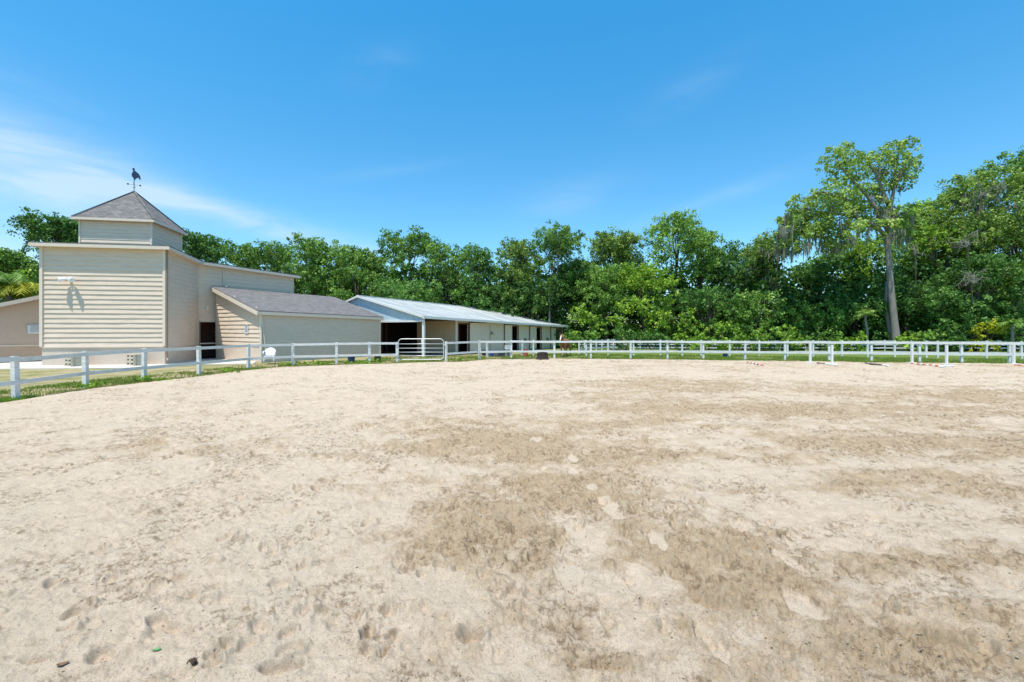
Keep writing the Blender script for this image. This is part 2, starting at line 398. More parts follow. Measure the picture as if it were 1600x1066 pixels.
xs, ys = X.ravel(), Y.ravel(); D, PR = sand_fields(xs, ys); H = sand_height(xs, ys, D, PR)
H = np.where(ys < 0, H*.5, H)
Vt = np.stack([xs, ys, H], 1); nc = len(aa)
ii = (np.arange(NR-1)[:, None]*nc+np.arange(nc-1)[None, :]).ravel()
Q = np.stack([ii, ii+1, ii+nc+1, ii+nc], 1)[:, ::-1]
Vt = np.vstack([Vt, [[0,0,.0]]]); 
arena_mat, nt, b = newmat('arena_sand_material')
g = N(nt, 'ShaderNodeNewGeometry').outputs['Position']
damp = N(nt, 'ShaderNodeAttribute', attribute_name='tint').outputs['Fac']
fine = noise(nt, g, 55, 5, .8); mid = noise(nt, g, 9, 6, .7); big = noise(nt, g, .8, 4, .6); grain = noise(nt, g, 210, 3, .8)
dry = ramp(nt, mid, [(.3,(.465,.37,.27)),(.7,(.605,.49,.37))])
dry = mixc(nt, ramp(nt, big, [(.4,(0,0,0)),(.65,(.5,.5,.5))]), dry, (.52,.44,.34))
wet = ramp(nt, mid, [(.3,(.28,.20,.115)),(.7,(.42,.32,.20))])
# damp mask broken up by fine noise
mm = N(nt, 'ShaderNodeMath', operation='MULTIPLY_ADD'); nt.links.new(fine, mm.inputs[0]); mm.inputs[1].default_value = 2.2; mm.inputs[2].default_value = -1.1
m2 = N(nt, 'ShaderNodeMath', operation='ADD', use_clamp=True); nt.links.new(damp, m2.inputs[0]); nt.links.new(mm.outputs[0], m2.inputs[1])
m3 = N(nt, 'ShaderNodeMath', operation='MULTIPLY', use_clamp=True); nt.links.new(m2.outputs[0], m3.inputs[0]); m3.inputs[1].default_value = .85
c = mixc(nt, m3.outputs[0], dry, wet)
c = mixc(nt, .75, c, ramp(nt, grain, [(.32,(.5,.47,.42)),(.5,(.98,.98,.98)),(.7,(1.22,1.22,1.2))]), 'MULTIPLY')
sp2 = noise(nt, g, 85, 4, .75)
c = mixc(nt, ramp(nt, sp2, [(.56,(0,0,0)),(.64,(.75,.75,.75))]), c, (.25,.195,.135))  # dark flecks in the colour, painting small crisp shadows over the sand
specks = noise(nt, g, 30, 3, .6)
c = mixc(nt, ramp(nt, specks, [(.66,(0,0,0)),(.70,(.8,.8,.8))]), c, (.22,.15,.09))
nt.links.new(c, b.inputs['Base Color']); b.inputs['Roughness'].default_value = .95; b.inputs['Specular IOR Level'].default_value = .15
hsum = N(nt, 'ShaderNodeMath', operation='ADD'); nt.links.new(fine, hsum.inputs[0]); nt.links.new(grain, hsum.inputs[1])
bump(nt, b, hsum.outputs[0], .8, .011)
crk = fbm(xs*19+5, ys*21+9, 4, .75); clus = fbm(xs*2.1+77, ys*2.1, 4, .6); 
LSHADE = np.clip((crk-.56)*11, 0, 1)*np.clip((clus-.50+.16*D)*7, 0, 1)*(1-np.clip(PR, 0, 1))
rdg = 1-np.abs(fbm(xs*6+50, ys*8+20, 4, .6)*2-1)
LSHADE = np.maximum(LSHADE, np.clip((rdg-.965)*40, 0, 1)*np.clip((clus-.47+.14*D)*6, 0, 1))
Vt[:-1,2] -= LSHADE*.006
at_ = N(nt, 'ShaderNodeAttribute', attribute_name='ledge_shade').outputs['Fac']
c2_ = mixc(nt, math_('MULTIPLY', at_, .75) if False else at_, c, mixc(nt, .62, c, (.14,.09,.045)))  # dark brown painted in as the shade of small ledges and cavities
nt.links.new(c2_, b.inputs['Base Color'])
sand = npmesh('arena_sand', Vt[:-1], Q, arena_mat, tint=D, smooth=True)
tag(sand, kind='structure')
ca_ = sand.data.attributes.new('ledge_shade', 'FLOAT', 'POINT'); ca_.data.foreach_set('value', LSHADE.astype(np.float32))

gm, nt, b = newmat('grass_ground')
g = N(nt, 'ShaderNodeNewGeometry').outputs['Position']
f1 = noise(nt, g, .7, 5, .6); f2 = noise(nt, g, 6, 5, .7); f3 = noise(nt, g, 60, 3, .7)
c = mixc(nt, ramp(nt, f1, [(.38,(0,0,0)),(.58,(1,1,1))]), (.19,.205,.065), (.38,.31,.19))
c = mixc(nt, ramp(nt, f2, [(.5,(0,0,0)),(.72,(.8,.8,.8))]), c, (.40,.335,.21))
sxg = N(nt, 'ShaderNodeSeparateXYZ'); nt.links.new(g, sxg.inputs[0])
mrg = N(nt, 'ShaderNodeMapRange'); mrg.inputs[1].default_value = -2; mrg.inputs[2].default_value = 6; nt.links.new(sxg.outputs['X'], mrg.inputs[0])
c = mixc(nt, mrg.outputs[0], c, ramp(nt, f2, [(.35,(.10,.16,.035)),(.7,(.19,.235,.06))]))
c = mixc(nt, .7, c, ramp(nt, f3, [(.3,(.6,.6,.55)),(.7,(1.2,1.2,1.15))]), 'MULTIPLY')
nt.links.new(c, b.inputs['Base Color']); b.inputs['Roughness'].default_value = .95; b.inputs['Specular IOR Level'].default_value = .1
bump(nt, b, f3, .6, .03)
mb = MB(); n_ = 36
for i in range(n_):                       # one sheet reaching the horizon, finer near the middle
    for j in range(n_):
        t = lambda k: math.copysign((abs(k/n_*2-1))**2.6, k/n_*2-1)*1500
        mb.face([(t(i),t(j),-.04),(t(i+1),t(j),-.04),(t(i+1),t(j+1),-.04),(t(i),t(j+1),-.04)])
tag(mb.build('grass_ground', gm), kind='structure')

# clods and crumbs of sand on the surface (uncountable)
def lumps(n, mask_bias, smin, smax, seed):
    r = np.random.default_rng(seed); out = []
    px = r.uniform(-60, 1660, n*6); yy = 575+(r.random(n*6)**1.1)*510
    Y = F*CH/(yy-HZ); X = (px-800)/F*Y
    d, p = sand_fields(X, Y); clus = fbm(X*3+40, Y*3, 3, .6)
    keep = (r.random(len(d)) < (.07+mask_bias*d*np.clip((clus-.42)*5, 0, 1)+.25*np.clip((clus-.6)*6, 0, 1))) & (p < .2)
    X, Y, d = X[keep][:n], Y[keep][:n], d[keep][:n]
    Z = sand_height(X, Y, d, d*0)
    return X, Y, Z, r.uniform(smin, smax, len(X))**1.0
ico = bmesh.new(); bmesh.ops.create_icosphere(ico, subdivisions=1, radius=1); iv = np.array([v.co for v in ico.verts]); jf = np.array([[v.index for v in f.verts] for f in ico.faces]); ico.free()
def lump_mesh(name, X, Y, Z, S, mat, seed, flat=.55, tintv=None):
    r = np.random.default_rng(seed); n = len(X); k = len(iv)
    sc = np.stack([S*r.uniform(.7,1.5,n), S*r.uniform(.7,1.5,n), S*flat*r.uniform(.7,1.3,n)], 1)
    V = iv[None]*r.uniform(.7,1.25,(n,k,1))*sc[:, None]
    a = r.uniform(0, 6.28, n); ca, sa = np.cos(a)[:,None], np.sin(a)[:,None]
    vx = V[...,0]*ca-V[...,1]*sa; vy = V[...,0]*sa+V[...,1]*ca
    V = np.stack([vx+X[:,None], vy+Y[:,None], V[...,2]+Z[:,None]+sc[:,None,2]*.1], 2).reshape(-1,3)
    Fc = (jf[None]+np.arange(n)[:,None,None]*k).reshape(-1,3)
    return npmesh(name, V, Fc, mat, tint=np.repeat(tintv if tintv is not None else np.full(n,.3), k), smooth=False)
X1, Y1, Z1, S1 = lumps(9000, .9, .002, .007, 5)
cl = lump_mesh('sand_clods', X1, Y1, Z1, S1*np.clip(Y1/4, .8, 2.2), arena_mat, 6, tintv=np.random.default_rng(1).uniform(0,.6,len(X1)))
tag(cl, 'crumbs and small clods of sand scattered over the churned arena', 'sand clods', kind='stuff')
X3, Y3, Z3, S3 = lumps(260, .9, .005, .012, 25)
c3 = lump_mesh('sand_lumps', X3, Y3, Z3, S3*np.clip(Y3/6, .8, 1.6), arena_mat, 26, .5, tintv=np.random.default_rng(2).uniform(0,.5,len(X3)))
tag(c3, 'larger crumbled lumps of sand kicked up in the churned areas', 'sand clods', kind='stuff')
X2, Y2, Z2, S2 = lumps(350, .6, .003, .009, 15)
li = lump_mesh('bark_litter', X2, Y2, Z2, S2*np.clip(Y2/4, .8, 2), litter_m, 16, .4)
tag(li, 'tiny brown bits of bark and husk strewn on the sand', 'litter', kind='stuff')

# concrete apron beside the tower
mb = MB()
L0 = Vector((-25.46,24.66,0)); C1 = Vector((-19.6,25.7,0)); C2 = Vector((-20.7,30.03,0)); C3 = Vector((-17.0,35.3,0))
mb.slab([Vector((-33.5,22.9,.0)), Vector((-26,22.6,.0)), Vector((-19.4,23.3,.0)), Vector((-17.3,25.6,.0)), Vector((-14.9,26.2,0)), Vector((-17.0,31.0,0)), Vector((-33.5,31,.0))], .15)
tag(mb.build('concrete_path', conc_m), kind='structure')

# ------------------------------------------------------------------ walls
def nrm(d): return Vector((d.y, -d.x, 0)).normalized()     # outward = right of the walking direction
def lap_wall(mb, a, b, zb, ta, tb, bh=.262, t=.024, holes=(), flip=False, wob=.004, step=.7, mi=0):
    """lapped boards from a to b (seen from outside, left to right); top slopes ta..tb; holes = (s0,s1,z0,z1)"""
    a = V2(a); b = V2(b); L = (b-a).length; d = (b-a)/L; n = nrm(d)
    if flip: n = -n
    br = sorted(set([0, L]+[min(L, max(0, h[i])) for h in holes for i in (0,1)]+[k*step for k in range(1, int(L/step)+1)]))
    topz = max(ta, tb); nb = int((topz-zb)/bh)+2
    rnd = random.Random(int(L*1000)+int(a.x*10))
    w_ = [[rnd.uniform(-wob, wob*1.2) for _ in br] for _ in range(nb)]
    for s0, s1 in zip(br, br[1:]):
        if s1-s0 < 1e-4: continue
        sm = (s0+s1)/2
        t0 = ta+(tb-ta)*s0/L; t1 = ta+(tb-ta)*s1/L
        ivals = [(zb, 99.)]
        for h in holes:
            if h[0] <= sm <= h[1]:
                nv = []
                for lo, hi in ivals:
                    if h[2] > lo: nv.append((lo, min(hi, h[2])))
                    if h[3] < hi: nv.append((max(lo, h[3]), hi))
                ivals = nv
        i0, i1 = br.index(s0), br.index(s1)
        for k in range(nb):
            z0, z1 = zb+k*bh, zb+(k+1)*bh
            for lo, hi in ivals:
                l, h_ = max(z0, lo), min(z1, hi)
                if h_-l < 1e-3: continue
                def pt(s, z, tt, wi):
                    z = min(z, tt); off = t*(1-(z-z0)/bh)+.003+wi*(1-(z-z0)/bh)
                    return a+d*s+n*off+Vector((0,0,z))
                if l >= t0 and l >= t1: continue
                q = [pt(s0,l,t0,w_[k][i0]), pt(s1,l,t1,w_[k][i1]), pt(s1,h_,t1,w_[k][i1]), pt(s0,h_,t0,w_[k][i0])]
                if flip: q = q[::-1]
                mb.planar(q, mi=mi)
                if l == z0 or l == lo:
                    q2 = [a+d*s0+Vector((0,0,l)), a+d*s1+Vector((0,0,l)), q[1], q[0]]
                    mb.face(q2, mi=mi)
def wall_sheet(mb, a, b, z0, z1a, z1b, off=0., th=.12, mi=0):
    a = V2(a); b = V2(b); d = (b-a).normalized(); n = nrm(d)
    o = [a+n*off, b+n*off, b+n*(off-th), a+n*(off-th)]
    up = lambda p, z: Vector((p.x, p.y, z))
    T = [z1a, z1b, z1b, z1a]
    mb.planar([up(o[0],z0), up(o[1],z0), up(o[1],z1b), up(o[0],z1a)], mi=mi)
    mb.planar([up(o[2],z0), up(o[3],z0), up(o[3],z1a), up(o[2],z1b)], mi=mi)
    mb.planar([up(o[1],z0), up(o[2],z0), up(o[2],z1b), up(o[1],z1b)], mi=mi)
    mb.planar([up(o[3],z0), up(o[0],z0), up(o[0],z1a), up(o[3],z1a)], mi=mi)
    mb.planar([up(o[i],T[i]) for i in range(4)], mi=mi)
def offset_poly(pts, o):
    n = len(pts); out = []
    for i in range(n):
        p0, p1, p2 = V2(pts[i-1]), V2(pts[i]), V2(pts[(i+1) % n])
        n1 = nrm((p1-p0).normalized()); n2 = nrm((p2-p1).normalized()); bis = (n1+n2); 
        k = o/max(.3, bis.dot(n1)); out.append(V2(pts[i])+bis*k)
    return out
TZ = {0:6.5, 1:6.5, 2:6.3, 3:6.02}
barn = wthing('barn_building', (-21,28,0), 'beige lap-sided barn with a square cupola and a grey shingled shed wing', 'barn')
bk = Vector((-.819,.574,0))*8
C4 = C3+bk; C5 = L0+Vector((-1.4,6.5,0))
foot = [L0, C1, C2, C3, C4, C5]; zt = [6.5,6.5,6.3,6.02,6.3,6.5]
BAND = .96
# door opening in face C (between px 310 and 339)
LC = (C3-C2).length; dC = (C3-C2).normalized()
def s_at(a, d, px): r_ = (px-800)/F; return (r_*a.y-a.x)/(d.x-r_*d.y)
d0, d1 = .05, s_at(C2, dC, 338.5)
names = ['tower_front','a','b','c','d','e']
for i in range(6):
    a, b = foot[i], foot[(i+1) % 6]
    m = MB(); holes = [(d0, d1, 0, 2.45)] if i == 2 else []
    dd = (b-a).normalized(); nn = nrm(dd)
    lap_wall(m, a, b, BAND+.05, zt[i], zt[(i+1) % 6], holes=[(h[0],h[1],0,h[3]) for h in holes], t=.034 if i else .038, wob=.006)
    if i != 2: wall_sheet(m, a, b, -.1, zt[i], zt[(i+1) % 6], -.001)
    else:
        wall_sheet(m, a+dd*d1, b, -.1, 6.25, zt[3], -.001); wall_sheet(m, a, a+dd*d1, 2.45, zt[2], 6.25, -.001)
    o = m.build('wall', siding_m, barn)
    m = MB()       # stucco band under the siding, with ledge
    if i == 2: wall_sheet(m, a+dd*(d1+.02), b, -.1, BAND, BAND, .006, .05)
    else: wall_sheet(m, a, b, -.1, BAND, BAND, .006, .05)
    m.build('foundation_band', base_m, barn)
    if i != 2:
        m = MB(); m.beam(a+nn*.03+Vector((0,0,BAND+.025)), b+nn*.03+Vector((0,0,BAND+.025)), .07, .06); m.build('ledge_trim', trim_m, barn)
# corner boards
for i, (p, w_) in enumerate(((L0,.16),(C1,.16),(C2,.1),(C3,.12))):
    m = MB(); m.beam(Vector((p.x,p.y,BAND+.06)), Vector((p.x,p.y,zt[i]-.02)), w_, w_); o = m.build('corner_board', trim_m, barn)
# flat roof with fascia
ov = offset_poly(foot, .38)
m = MB(); m.slab([Vector((p.x,p.y,z+.14)) for p, z in zip(ov, zt)][:4]+[Vector((p.x,p.y,z+.14)) for p, z in zip(ov, zt)][4:], .05)
m.build('roof', shingle_m, barn)
for i in range(6):
    a, b = ov[i], ov[(i+1) % 6]; m = MB()
    za, zb_ = zt[i]+.0, zt[(i+1) % 6]+.0
    nn = nrm((b-a).normalized())
    m.beam(Vector((a.x,a.y,za+.0))-nn*.02, Vector((b.x,b.y,zb_+.0))-nn*.02, .04, .17); m.build('fascia', trim_m, barn)
m = MB(); inn = offset_poly(foot, .34); m.slab([Vector((p.x,p.y,z-.02)) for p, z in zip(inn, zt)], .03); m.build('soffit', trim_m, barn)
# floor and dark room seen through the side door
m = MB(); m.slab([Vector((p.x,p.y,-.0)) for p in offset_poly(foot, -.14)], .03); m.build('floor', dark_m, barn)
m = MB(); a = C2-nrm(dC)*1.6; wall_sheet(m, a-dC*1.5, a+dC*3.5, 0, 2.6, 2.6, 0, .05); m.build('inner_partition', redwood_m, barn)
# door frame
m = MB(); nn = nrm(dC)
for s in (d0+.01, d1-.0): p = C2+dC*s+nn*.02; m.beam(p, p+Vector((0,0,2.5)), .08, .08)
m.build('door_frame', brown_m, barn)
m = MB(); p = C2+dC*(d0)+nn*.03; m.beam(p+Vector((0,0,1.02)), p+dC*(d1-d0)+Vector((0,0,1.02)), .05, .07); m.build('door_rail', trim_m, barn)
# downspouts
m = MB(); p = C1+Vector((.14,-.02,0)); m.tube([p+Vector((0,0,6.42)), p+Vector((0,0,.35)), p+Vector((.12,-.1,.2))], .045, 8); m.build('downspout', brown_m, barn)
# cupola
cu = [Vector((-25.2,26.55,0)), Vector((-21.54,27.2,0)), Vector((-22.27,30.62,0)), Vector((-25.93,29.97,0))]
m = MB()
for i in range(4):
    a, b = cu[i], cu[(i+1) % 4]; lap_wall(m, a, b, 6.45, 8.42, 8.42, t=.026, bh=.2, wob=.003); wall_sheet(m, a, b, 6.45, 8.42, 8.42, -.002)
cup = m.build('cupola', siding_m, barn)
def sub(mb_, name, mat, par, smooth=False):    # sub-part modelled in world coordinates; par already has a world-aligned frame
    o = mb_.build(name, mat, None, smooth); o.parent = par; return o
for p in cu: m = MB(); m.beam(Vector((p.x,p.y,6.6)), Vector((p.x,p.y,8.4)), .1, .1); sub(m, 'corner_trim', trim_m, cup)
ro = offset_poly(cu, .27); apex = (cu[0]+cu[2])/2+Vector((0,0,10.62)); ro = [Vector((p.x,p.y,8.46)) for p in ro]
m = MB()
for i in range(4): m.planar([ro[i], ro[(i+1) % 4], apex])
m.planar([r_-Vector((0,0,.0)) for r_ in ro[::-1]])
sub(m, 'cupola_roof', shingle_m, cup)
m = MB()
for i in range(4): m.beam(ro[i]+Vector((0,0,.04)), apex+Vector((0,0,.02)), .13, .04)
sub(m, 'hip_caps', shingle_m, cup)
m = MB()
for i in range(4): m.beam(ro[i]-Vector((0,0,.075)), ro[(i+1) % 4]-Vector((0,0,.075)), .05, .14)
sub(m, 'cupola_fascia', trim_m, cup)
# weathervane
wv = wthing('weathervane', apex, 'blue-black rooster weathervane on the tip of the cupola roof', 'weathervane')
ap = apex
m = MB(); m.tube([ap-Vector((0,0,.1)), ap+Vector((0,0,.95))], .018, 6); m.build('rod', black_m, wv)
def sph(mb_, c, r, n=10, sz=1):
    bm = bmesh.new(); bmesh.ops.create_uvsphere(bm, u_segments=n, v_segments=max(5,n//2+1), radius=1)
    for f in bm.faces: mb_.face([(c[0]+v.co.x*r, c[1]+v.co.y*r, c[2]+v.co.z*r*sz) for v in f.verts])
    bm.free()
for z_, r_ in ((.28,.07),(.62,.05)): m = MB(); sph(m, ap+Vector((0,0,z_)), r_); m.build('ball', ball_m, wv, True)
m = MB()
for a_ in (35, 125, 215, 305):
    d_ = Vector((math.cos(R(a_)), math.sin(R(a_)), 0)); q = ap+Vector((0,0,.42))
    m.tube([q, q+d_*.26], .009, 5); m.box(q+d_*.30, (.09,.012,.09), d_)
m.build('compass_arms', black_m, wv)
roost = [(-.08,.0),(-.13,.16),(-.11,.26),(-.05,.36),(-.055,.47),(-.10,.55),(-.05,.60),(.00,.62),(.03,.57),(.02,.47),(.10,.40),(.22,.30),(.30,.16),(.34,-.02),(.31,-.14),(.25,-.02),(.20,.02),(.12,-.05),(.05,-.12),(.03,-.20),(.0,-.20),(.0,-.08)]
m = MB(); z0 = ap+Vector((0,0,.88)); ax = Vector((.9,.44,0))
f1_ = [z0+ax*x*.95+Vector((0,0,y*.95))+Vector((0,-.015,0)) for x, y in roost]; f2_ = [p+Vector((0,.03,0)) for p in f1_]
m.face(f1_); m.face(f2_[::-1])
for i in range(len(f1_)): j = (i+1) % len(f1_); m.face([f1_[j], f1_[i], f2_[i], f2_[j]])
m.build('rooster', copper_m, wv)

# shed wing
dS = Vector((.574,.819,0)); nS = nrm(dS)
S0 = Vector((-15.0,27.2,0)); S1_ = S0+dS*8.75; B0 = S0-nS*6.05; B1 = S1_-nS*6.05
zE0, zE1, zR0, zR1 = 3.0, 2.84, 4.72, 4.55
m = MB(); lap_wall(m, S0, S1_, BAND, zE0, zE1, t=.03, bh=.2, wob=.002); wall_sheet(m, S0, S1_, BAND, zE0, zE1, -.001); m.build('wing_wall', siding_m, barn)
m = MB(); lap_wall(m, B0, S0, BAND, zR0-.02, zE0, t=.04, bh=.262, wob=.006); wall_sheet(m, B0, S0, BAND, zR0-.02, zE0, -.001); m.build('wing_wall', siding_m, barn)
m = MB(); lap_wall(m, S1_, B1, BAND, zE1, zR1, t=.02); wall_sheet(m, S1_, B1, BAND, zE1, zR1, -.001); m.build('wing_wall', siding_m, barn)
m = MB(); wall_sheet(m, S0, S1_, -.1, BAND, BAND, .006); wall_sheet(m, B0, S0, -.1, BAND, BAND, .006); wall_sheet(m, S1_, B1, -.1, BAND, BAND, .006); m.build('foundation_band', base_m, barn)
m = MB(); wall_sheet(m, B1, C3, 0, zR1, zR1, 0); m.build('wing_wall', siding_m, barn)
for p, z in ((S0, zE0), (S1_, zE1)):
    m = MB(); m.beam(Vector((p.x,p.y,-.05)), Vector((p.x,p.y,z-.02)), .13, .13); m.build('corner_board', trim_m, barn)
o1 = .16; eS0 = S0+nS*o1-dS*.28; eS1 = S1_+nS*o1+dS*.2; sl_ = (zR0-zE0)/6.05
rp = [Vector((eS0.x,eS0.y,zE0-sl_*o1+.12)), Vector((eS1.x,eS1.y,zE1-sl_*o1+.12)), B1+dS*.2+Vector((0,0,zR1+.12)), B0-dS*.28+Vector((0,0,zR0+.12))]
m = MB(); m.slab(rp, .06); m.build('wing_roof', shingle_m, barn)
m = MB()
dn = Vector((0,0,-.15)); m.beam(rp[0]+dn, rp[1]+dn, .03, .19); m.build('fascia', trim_m, barn)
m = MB(); dn = Vector((0,0,-.18)); m.beam(rp[3]+dn, rp[0]+dn, .03, .24); m.build('fascia', trim_m, barn)
m = MB(); dn = Vector((0,0,-.18)); m.beam(rp[1]+dn, rp[2]+dn, .03, .24); m.build('fascia', trim_m, barn)
# spout landing on the wing roof
sC = s_at(C2, dC, 348.5); p = C2+dC*sC+nrm(dC)*.08
m = MB(); m.tube([p+Vector((0,0,6.1)), p+Vector((0,0,4.98)), p+nrm(dC)*.25+dC*.1+Vector((0,0,4.86))], .05, 8); m.build('downspout', trim_m, barn)
m = MB(); m.beam(S0+nS*.08+Vector((0,0,2.75)), S0+nS*.1+dS*.3+Vector((0,0,.2)), .06, .05); m.build('downspout', trim_m, barn)

# low building at the left edge
lb = wthing('low_building', (-31,27,0), 'low tan building with sloping grey roof edge at the far left, behind the tower', 'building')
q0 = P(68, 28.1); q1 = q0-Vector((.6,.8,0))*4.2
zq0, zq1 = 4.0, 2.55
m = MB(); lap_wall(m, q1, q0, BAND, zq1, zq0, t=.016, bh=.24, wob=.003); wall_sheet(m, q1, q0, BAND, zq1, zq0, -.001); m.build('wall', simple('tan_siding', (.52,.40,.31), .7, .06, 4, .1), lb)
m = MB(); wall_sheet(m, q1, q0, -.2, BAND, BAND, .006); m.build('foundation_band', simple('tan_stucco', (.47,.35,.26), .85, .1, 4, .2), lb)
m = MB(); nq = nrm((q0-q1).normalized()); m.beam(q1+nq*.03+Vector((0,0,BAND+.03)), q0+nq*.03+Vector((0,0,BAND+.03)), .08, .07); m.build('ledge_trim', trim_m, lb)
bq = -nq*7
m = MB(); m.slab([q1+nq*.45+Vector((0,0,zq1+.05)), q0+nq*.45+Vector((0,0,zq0+.05)), q0+bq+Vector((0,0,zq0+.05)), q1+bq+Vector((0,0,zq1+.05))], .08); m.build('roof', shingle_m, lb)
m = MB(); m.beam(q1+nq*.46+Vector((0,0,zq1-.0)), q0+nq*.46+Vector((0,0,zq0-.0)), .04, .22); m.build('fascia', trim_m, lb)
m = MB(); wall_sheet(m, q1+bq, q1, 0, zq1, zq1, 0); m.build('wall', siding_m, lb)

# ------------------------------------------------------------------ fixtures and signs on the walls
dA = (C1-L0).normalized(); nA = nrm(dA)
sL = s_at(L0, dA, 111); pL = L0+dA*sL+nA*.04+Vector((0,0,zz(437, 25.2)))
fl = wthing('flood_light', pL, 'white twin floodlight fixed high on the sunlit front wall of the tower', 'wall light')
m = MB(); m.tube([pL-nA*.02, pL+nA*.08], .07, 12); m.build('mounting_plate', plastic_m, fl)
for sgn in (-1, 1):
    m = MB(); e = pL+nA*.10+dA*.08*sgn; f_ = e+nA*.16+dA*.22*sgn+Vector((0,0,.03))
    m.tube([pL+nA*.06, e, f_-(f_-e)*.5], .022, 6)
    dr = (nA*.7+dA*.65*sgn+Vector((0,0,-.28))).normalized()
    m.tube([e+dr*.04, e+dr*.12, e+dr*.38], [.06,.09,.125], 12); m.build('lamp_head', plastic_m, fl)
m = MB(); m.tube([pL+nA*.05, pL+nA*.12-Vector((0,0,.05)), pL+nA*.12-Vector((0,0,.14))], [.04,.04,.03], 10); m.build('motion_sensor', plastic_m, fl)
sL2 = s_at(C2, dC, 322.5); p2 = C2+dC*sL2+nrm(dC)*.04+Vector((0,0,zz(482, 30.4)))
wl = wthing('wall_lamp', p2, 'small white two-bulb lamp above the dark side door of the barn', 'wall light')
m = MB(); m.box(p2+nrm(dC)*.02, (.1,.06,.2), dC); m.build('back_plate', plastic_m, wl)
for dz in (.09, -.08):
    m = MB(); sph(m, p2+nrm(dC)*.13+Vector((0,0,dz)), .075, 10); m.build('bulb', bulb_m, wl, True)
def notice(name, c, d, n, w_, h, label):
    t = wthing(name, c, label, 'sign'); m = MB(); m.box(c+n*.01, (w_, .012, h), d); m.build('sheet', paper_m, t)
    m = MB(); r_ = random.Random(int(w_*1000))
    m.box(c+n*.02+Vector((0,0,h*.40)), (w_*.72, .004, h*.07), d)
    for k in range(9):
        z_ = h*.27-k*h*.075; ww = w_*r_.uniform(.55,.8); m.box(c+n*.02+Vector((0,0,z_)), (ww, .004, h*.018), d)
    m.build('printed_lines', ink_m, t)
    for sx_ in (-1, 1): m = MB(); m.box(c+n*.022+d*sx_*w_*.44+Vector((0,0,h*.44)), (w_*.1, .006, h*.07), d); m.build('corner_clip', black_m, t)
dq = (q0-q1).normalized(); sq = s_at(q1, dq, 55.5); cq = q1+dq*sq+nq*.05; 
notice('notice_sign', Vector((cq.x,cq.y,zz(514,cq.y))), dq, nq, .68, .58, 'pale notice sheet on the shaded wall of the low building')
dW = (S0-B0).normalized(); nW = nrm(dW); sw = s_at(B0, dW, 386.5); cw = B0+dW*sw+nW*.05
notice('notice_sign', Vector((cw.x,cw.y,zz(514,cw.y))), dW, nW, .44, .56, 'pale notice sheet on the sunlit side wall of the shingled wing')

# ------------------------------------------------------------------ stable
st = wthing('stable_building', (-4,38,0), 'long low horse stable with pale metal roof, white gutter and a row of stall doors', 'stable')
dT = Vector((.6,.8,0)); nT = nrm(dT)
E0 = Vector((-6.36,32.3,0)); E1 = E0+dT*20.4; K0 = E0-nT*7.72; K1 = E1-nT*7.72; G0 = E0-nT*13.5; G1 = E1-nT*13.5
zE, zEf, zK, zKf = 2.93, 2.36, 4.69, 4.08
zG, zGf = zK-1.3, zKf-1.3
up = lambda p, z: Vector((p.x, p.y, z))
m = MB(); m.slab([up(E0,zE), up(E1,zEf), up(K1,zKf), up(K0,zK)], .05); m.build('roof', roof_metal, st)
m = MB(); m.slab([up(K0,zK), up(K1,zKf), up(G1,zGf), up(G0,zG)], .05); m.build('roof', roof_metal, st)
m = MB(); m.beam(up(K0-dT*.02,zK+.02), up(K1,zKf+.02), .3, .05); m.build('ridge_cap', white_m, st)
g0, g1 = E0+nT*.07, E1+nT*.07
m = MB(); m.beam(up(g0,zE-.11), up(g1,zEf-.11), .14, .17); m.build('gutter', white_m, st)
m = MB(); m.beam(up(E0-dT*.02,zE-.06), up(K0-dT*.02,zK-.06), .05, .15); m.beam(up(K0-dT*.02,zK-.06), up(G0-dT*.02,zG-.06), .05, .15); m.build('rake_trim', white_m, st)
m = MB(); m.beam(up(E1+dT*.02,zEf-.06), up(K1+dT*.02,zKf-.06), .05, .15); m.build('rake_trim', white_m, st)
zB = 2.62
for (a, b, za, zb_, z_) in ((E0+dT*.18-nT*.05, G0+dT*.18, zE-.08, zG-.08, zB),):
    kk = K0+dT*.18; m = MB()
    m.planar([up(b,z_), up(a,z_), up(a,za), up(kk,zK-.08), up(b,zb_)], u=(a-b)); m.planar([up(b+dT*.04,z_), up(b+dT*.04,zb_), up(kk+dT*.04,zK-.08), up(a+dT*.04,za), up(a+dT*.04,z_)]); m.build('gable_panel', gable_m, st)
m = MB(); a, b = E0+dT*.14, G0+dT*.14; m.beam(up(a,zB-.06), up(b,zB-.06), .1, .13); m.build('gable_beam', white_m, st)
m = MB(); a = E0+dT*.2-nT*.12; m.beam(up(a,0), up(a,zB-.1), .16, .16); m.build('post', white_m, st)
# downspouts
m = MB(); a = E0+nT*.06+dT*.1; b = E0-nT*.3+dT*.35-nT*.02+nT*.18
m.tube([up(a,zE-.16), up(a,zE-.35), up(b,zE-.62), up(b,.05)], .045, 8); m.build('downspout', white_m, st)
m = MB(); a = E1+nT*.06-dT*.1; b = E1-nT*.55-dT*.1; m.tube([up(a,zEf-.15), up(a,zEf-.4), up(b,zEf-.62), up(b,.05)], .05, 8); m.build('downspout', white_m, st)
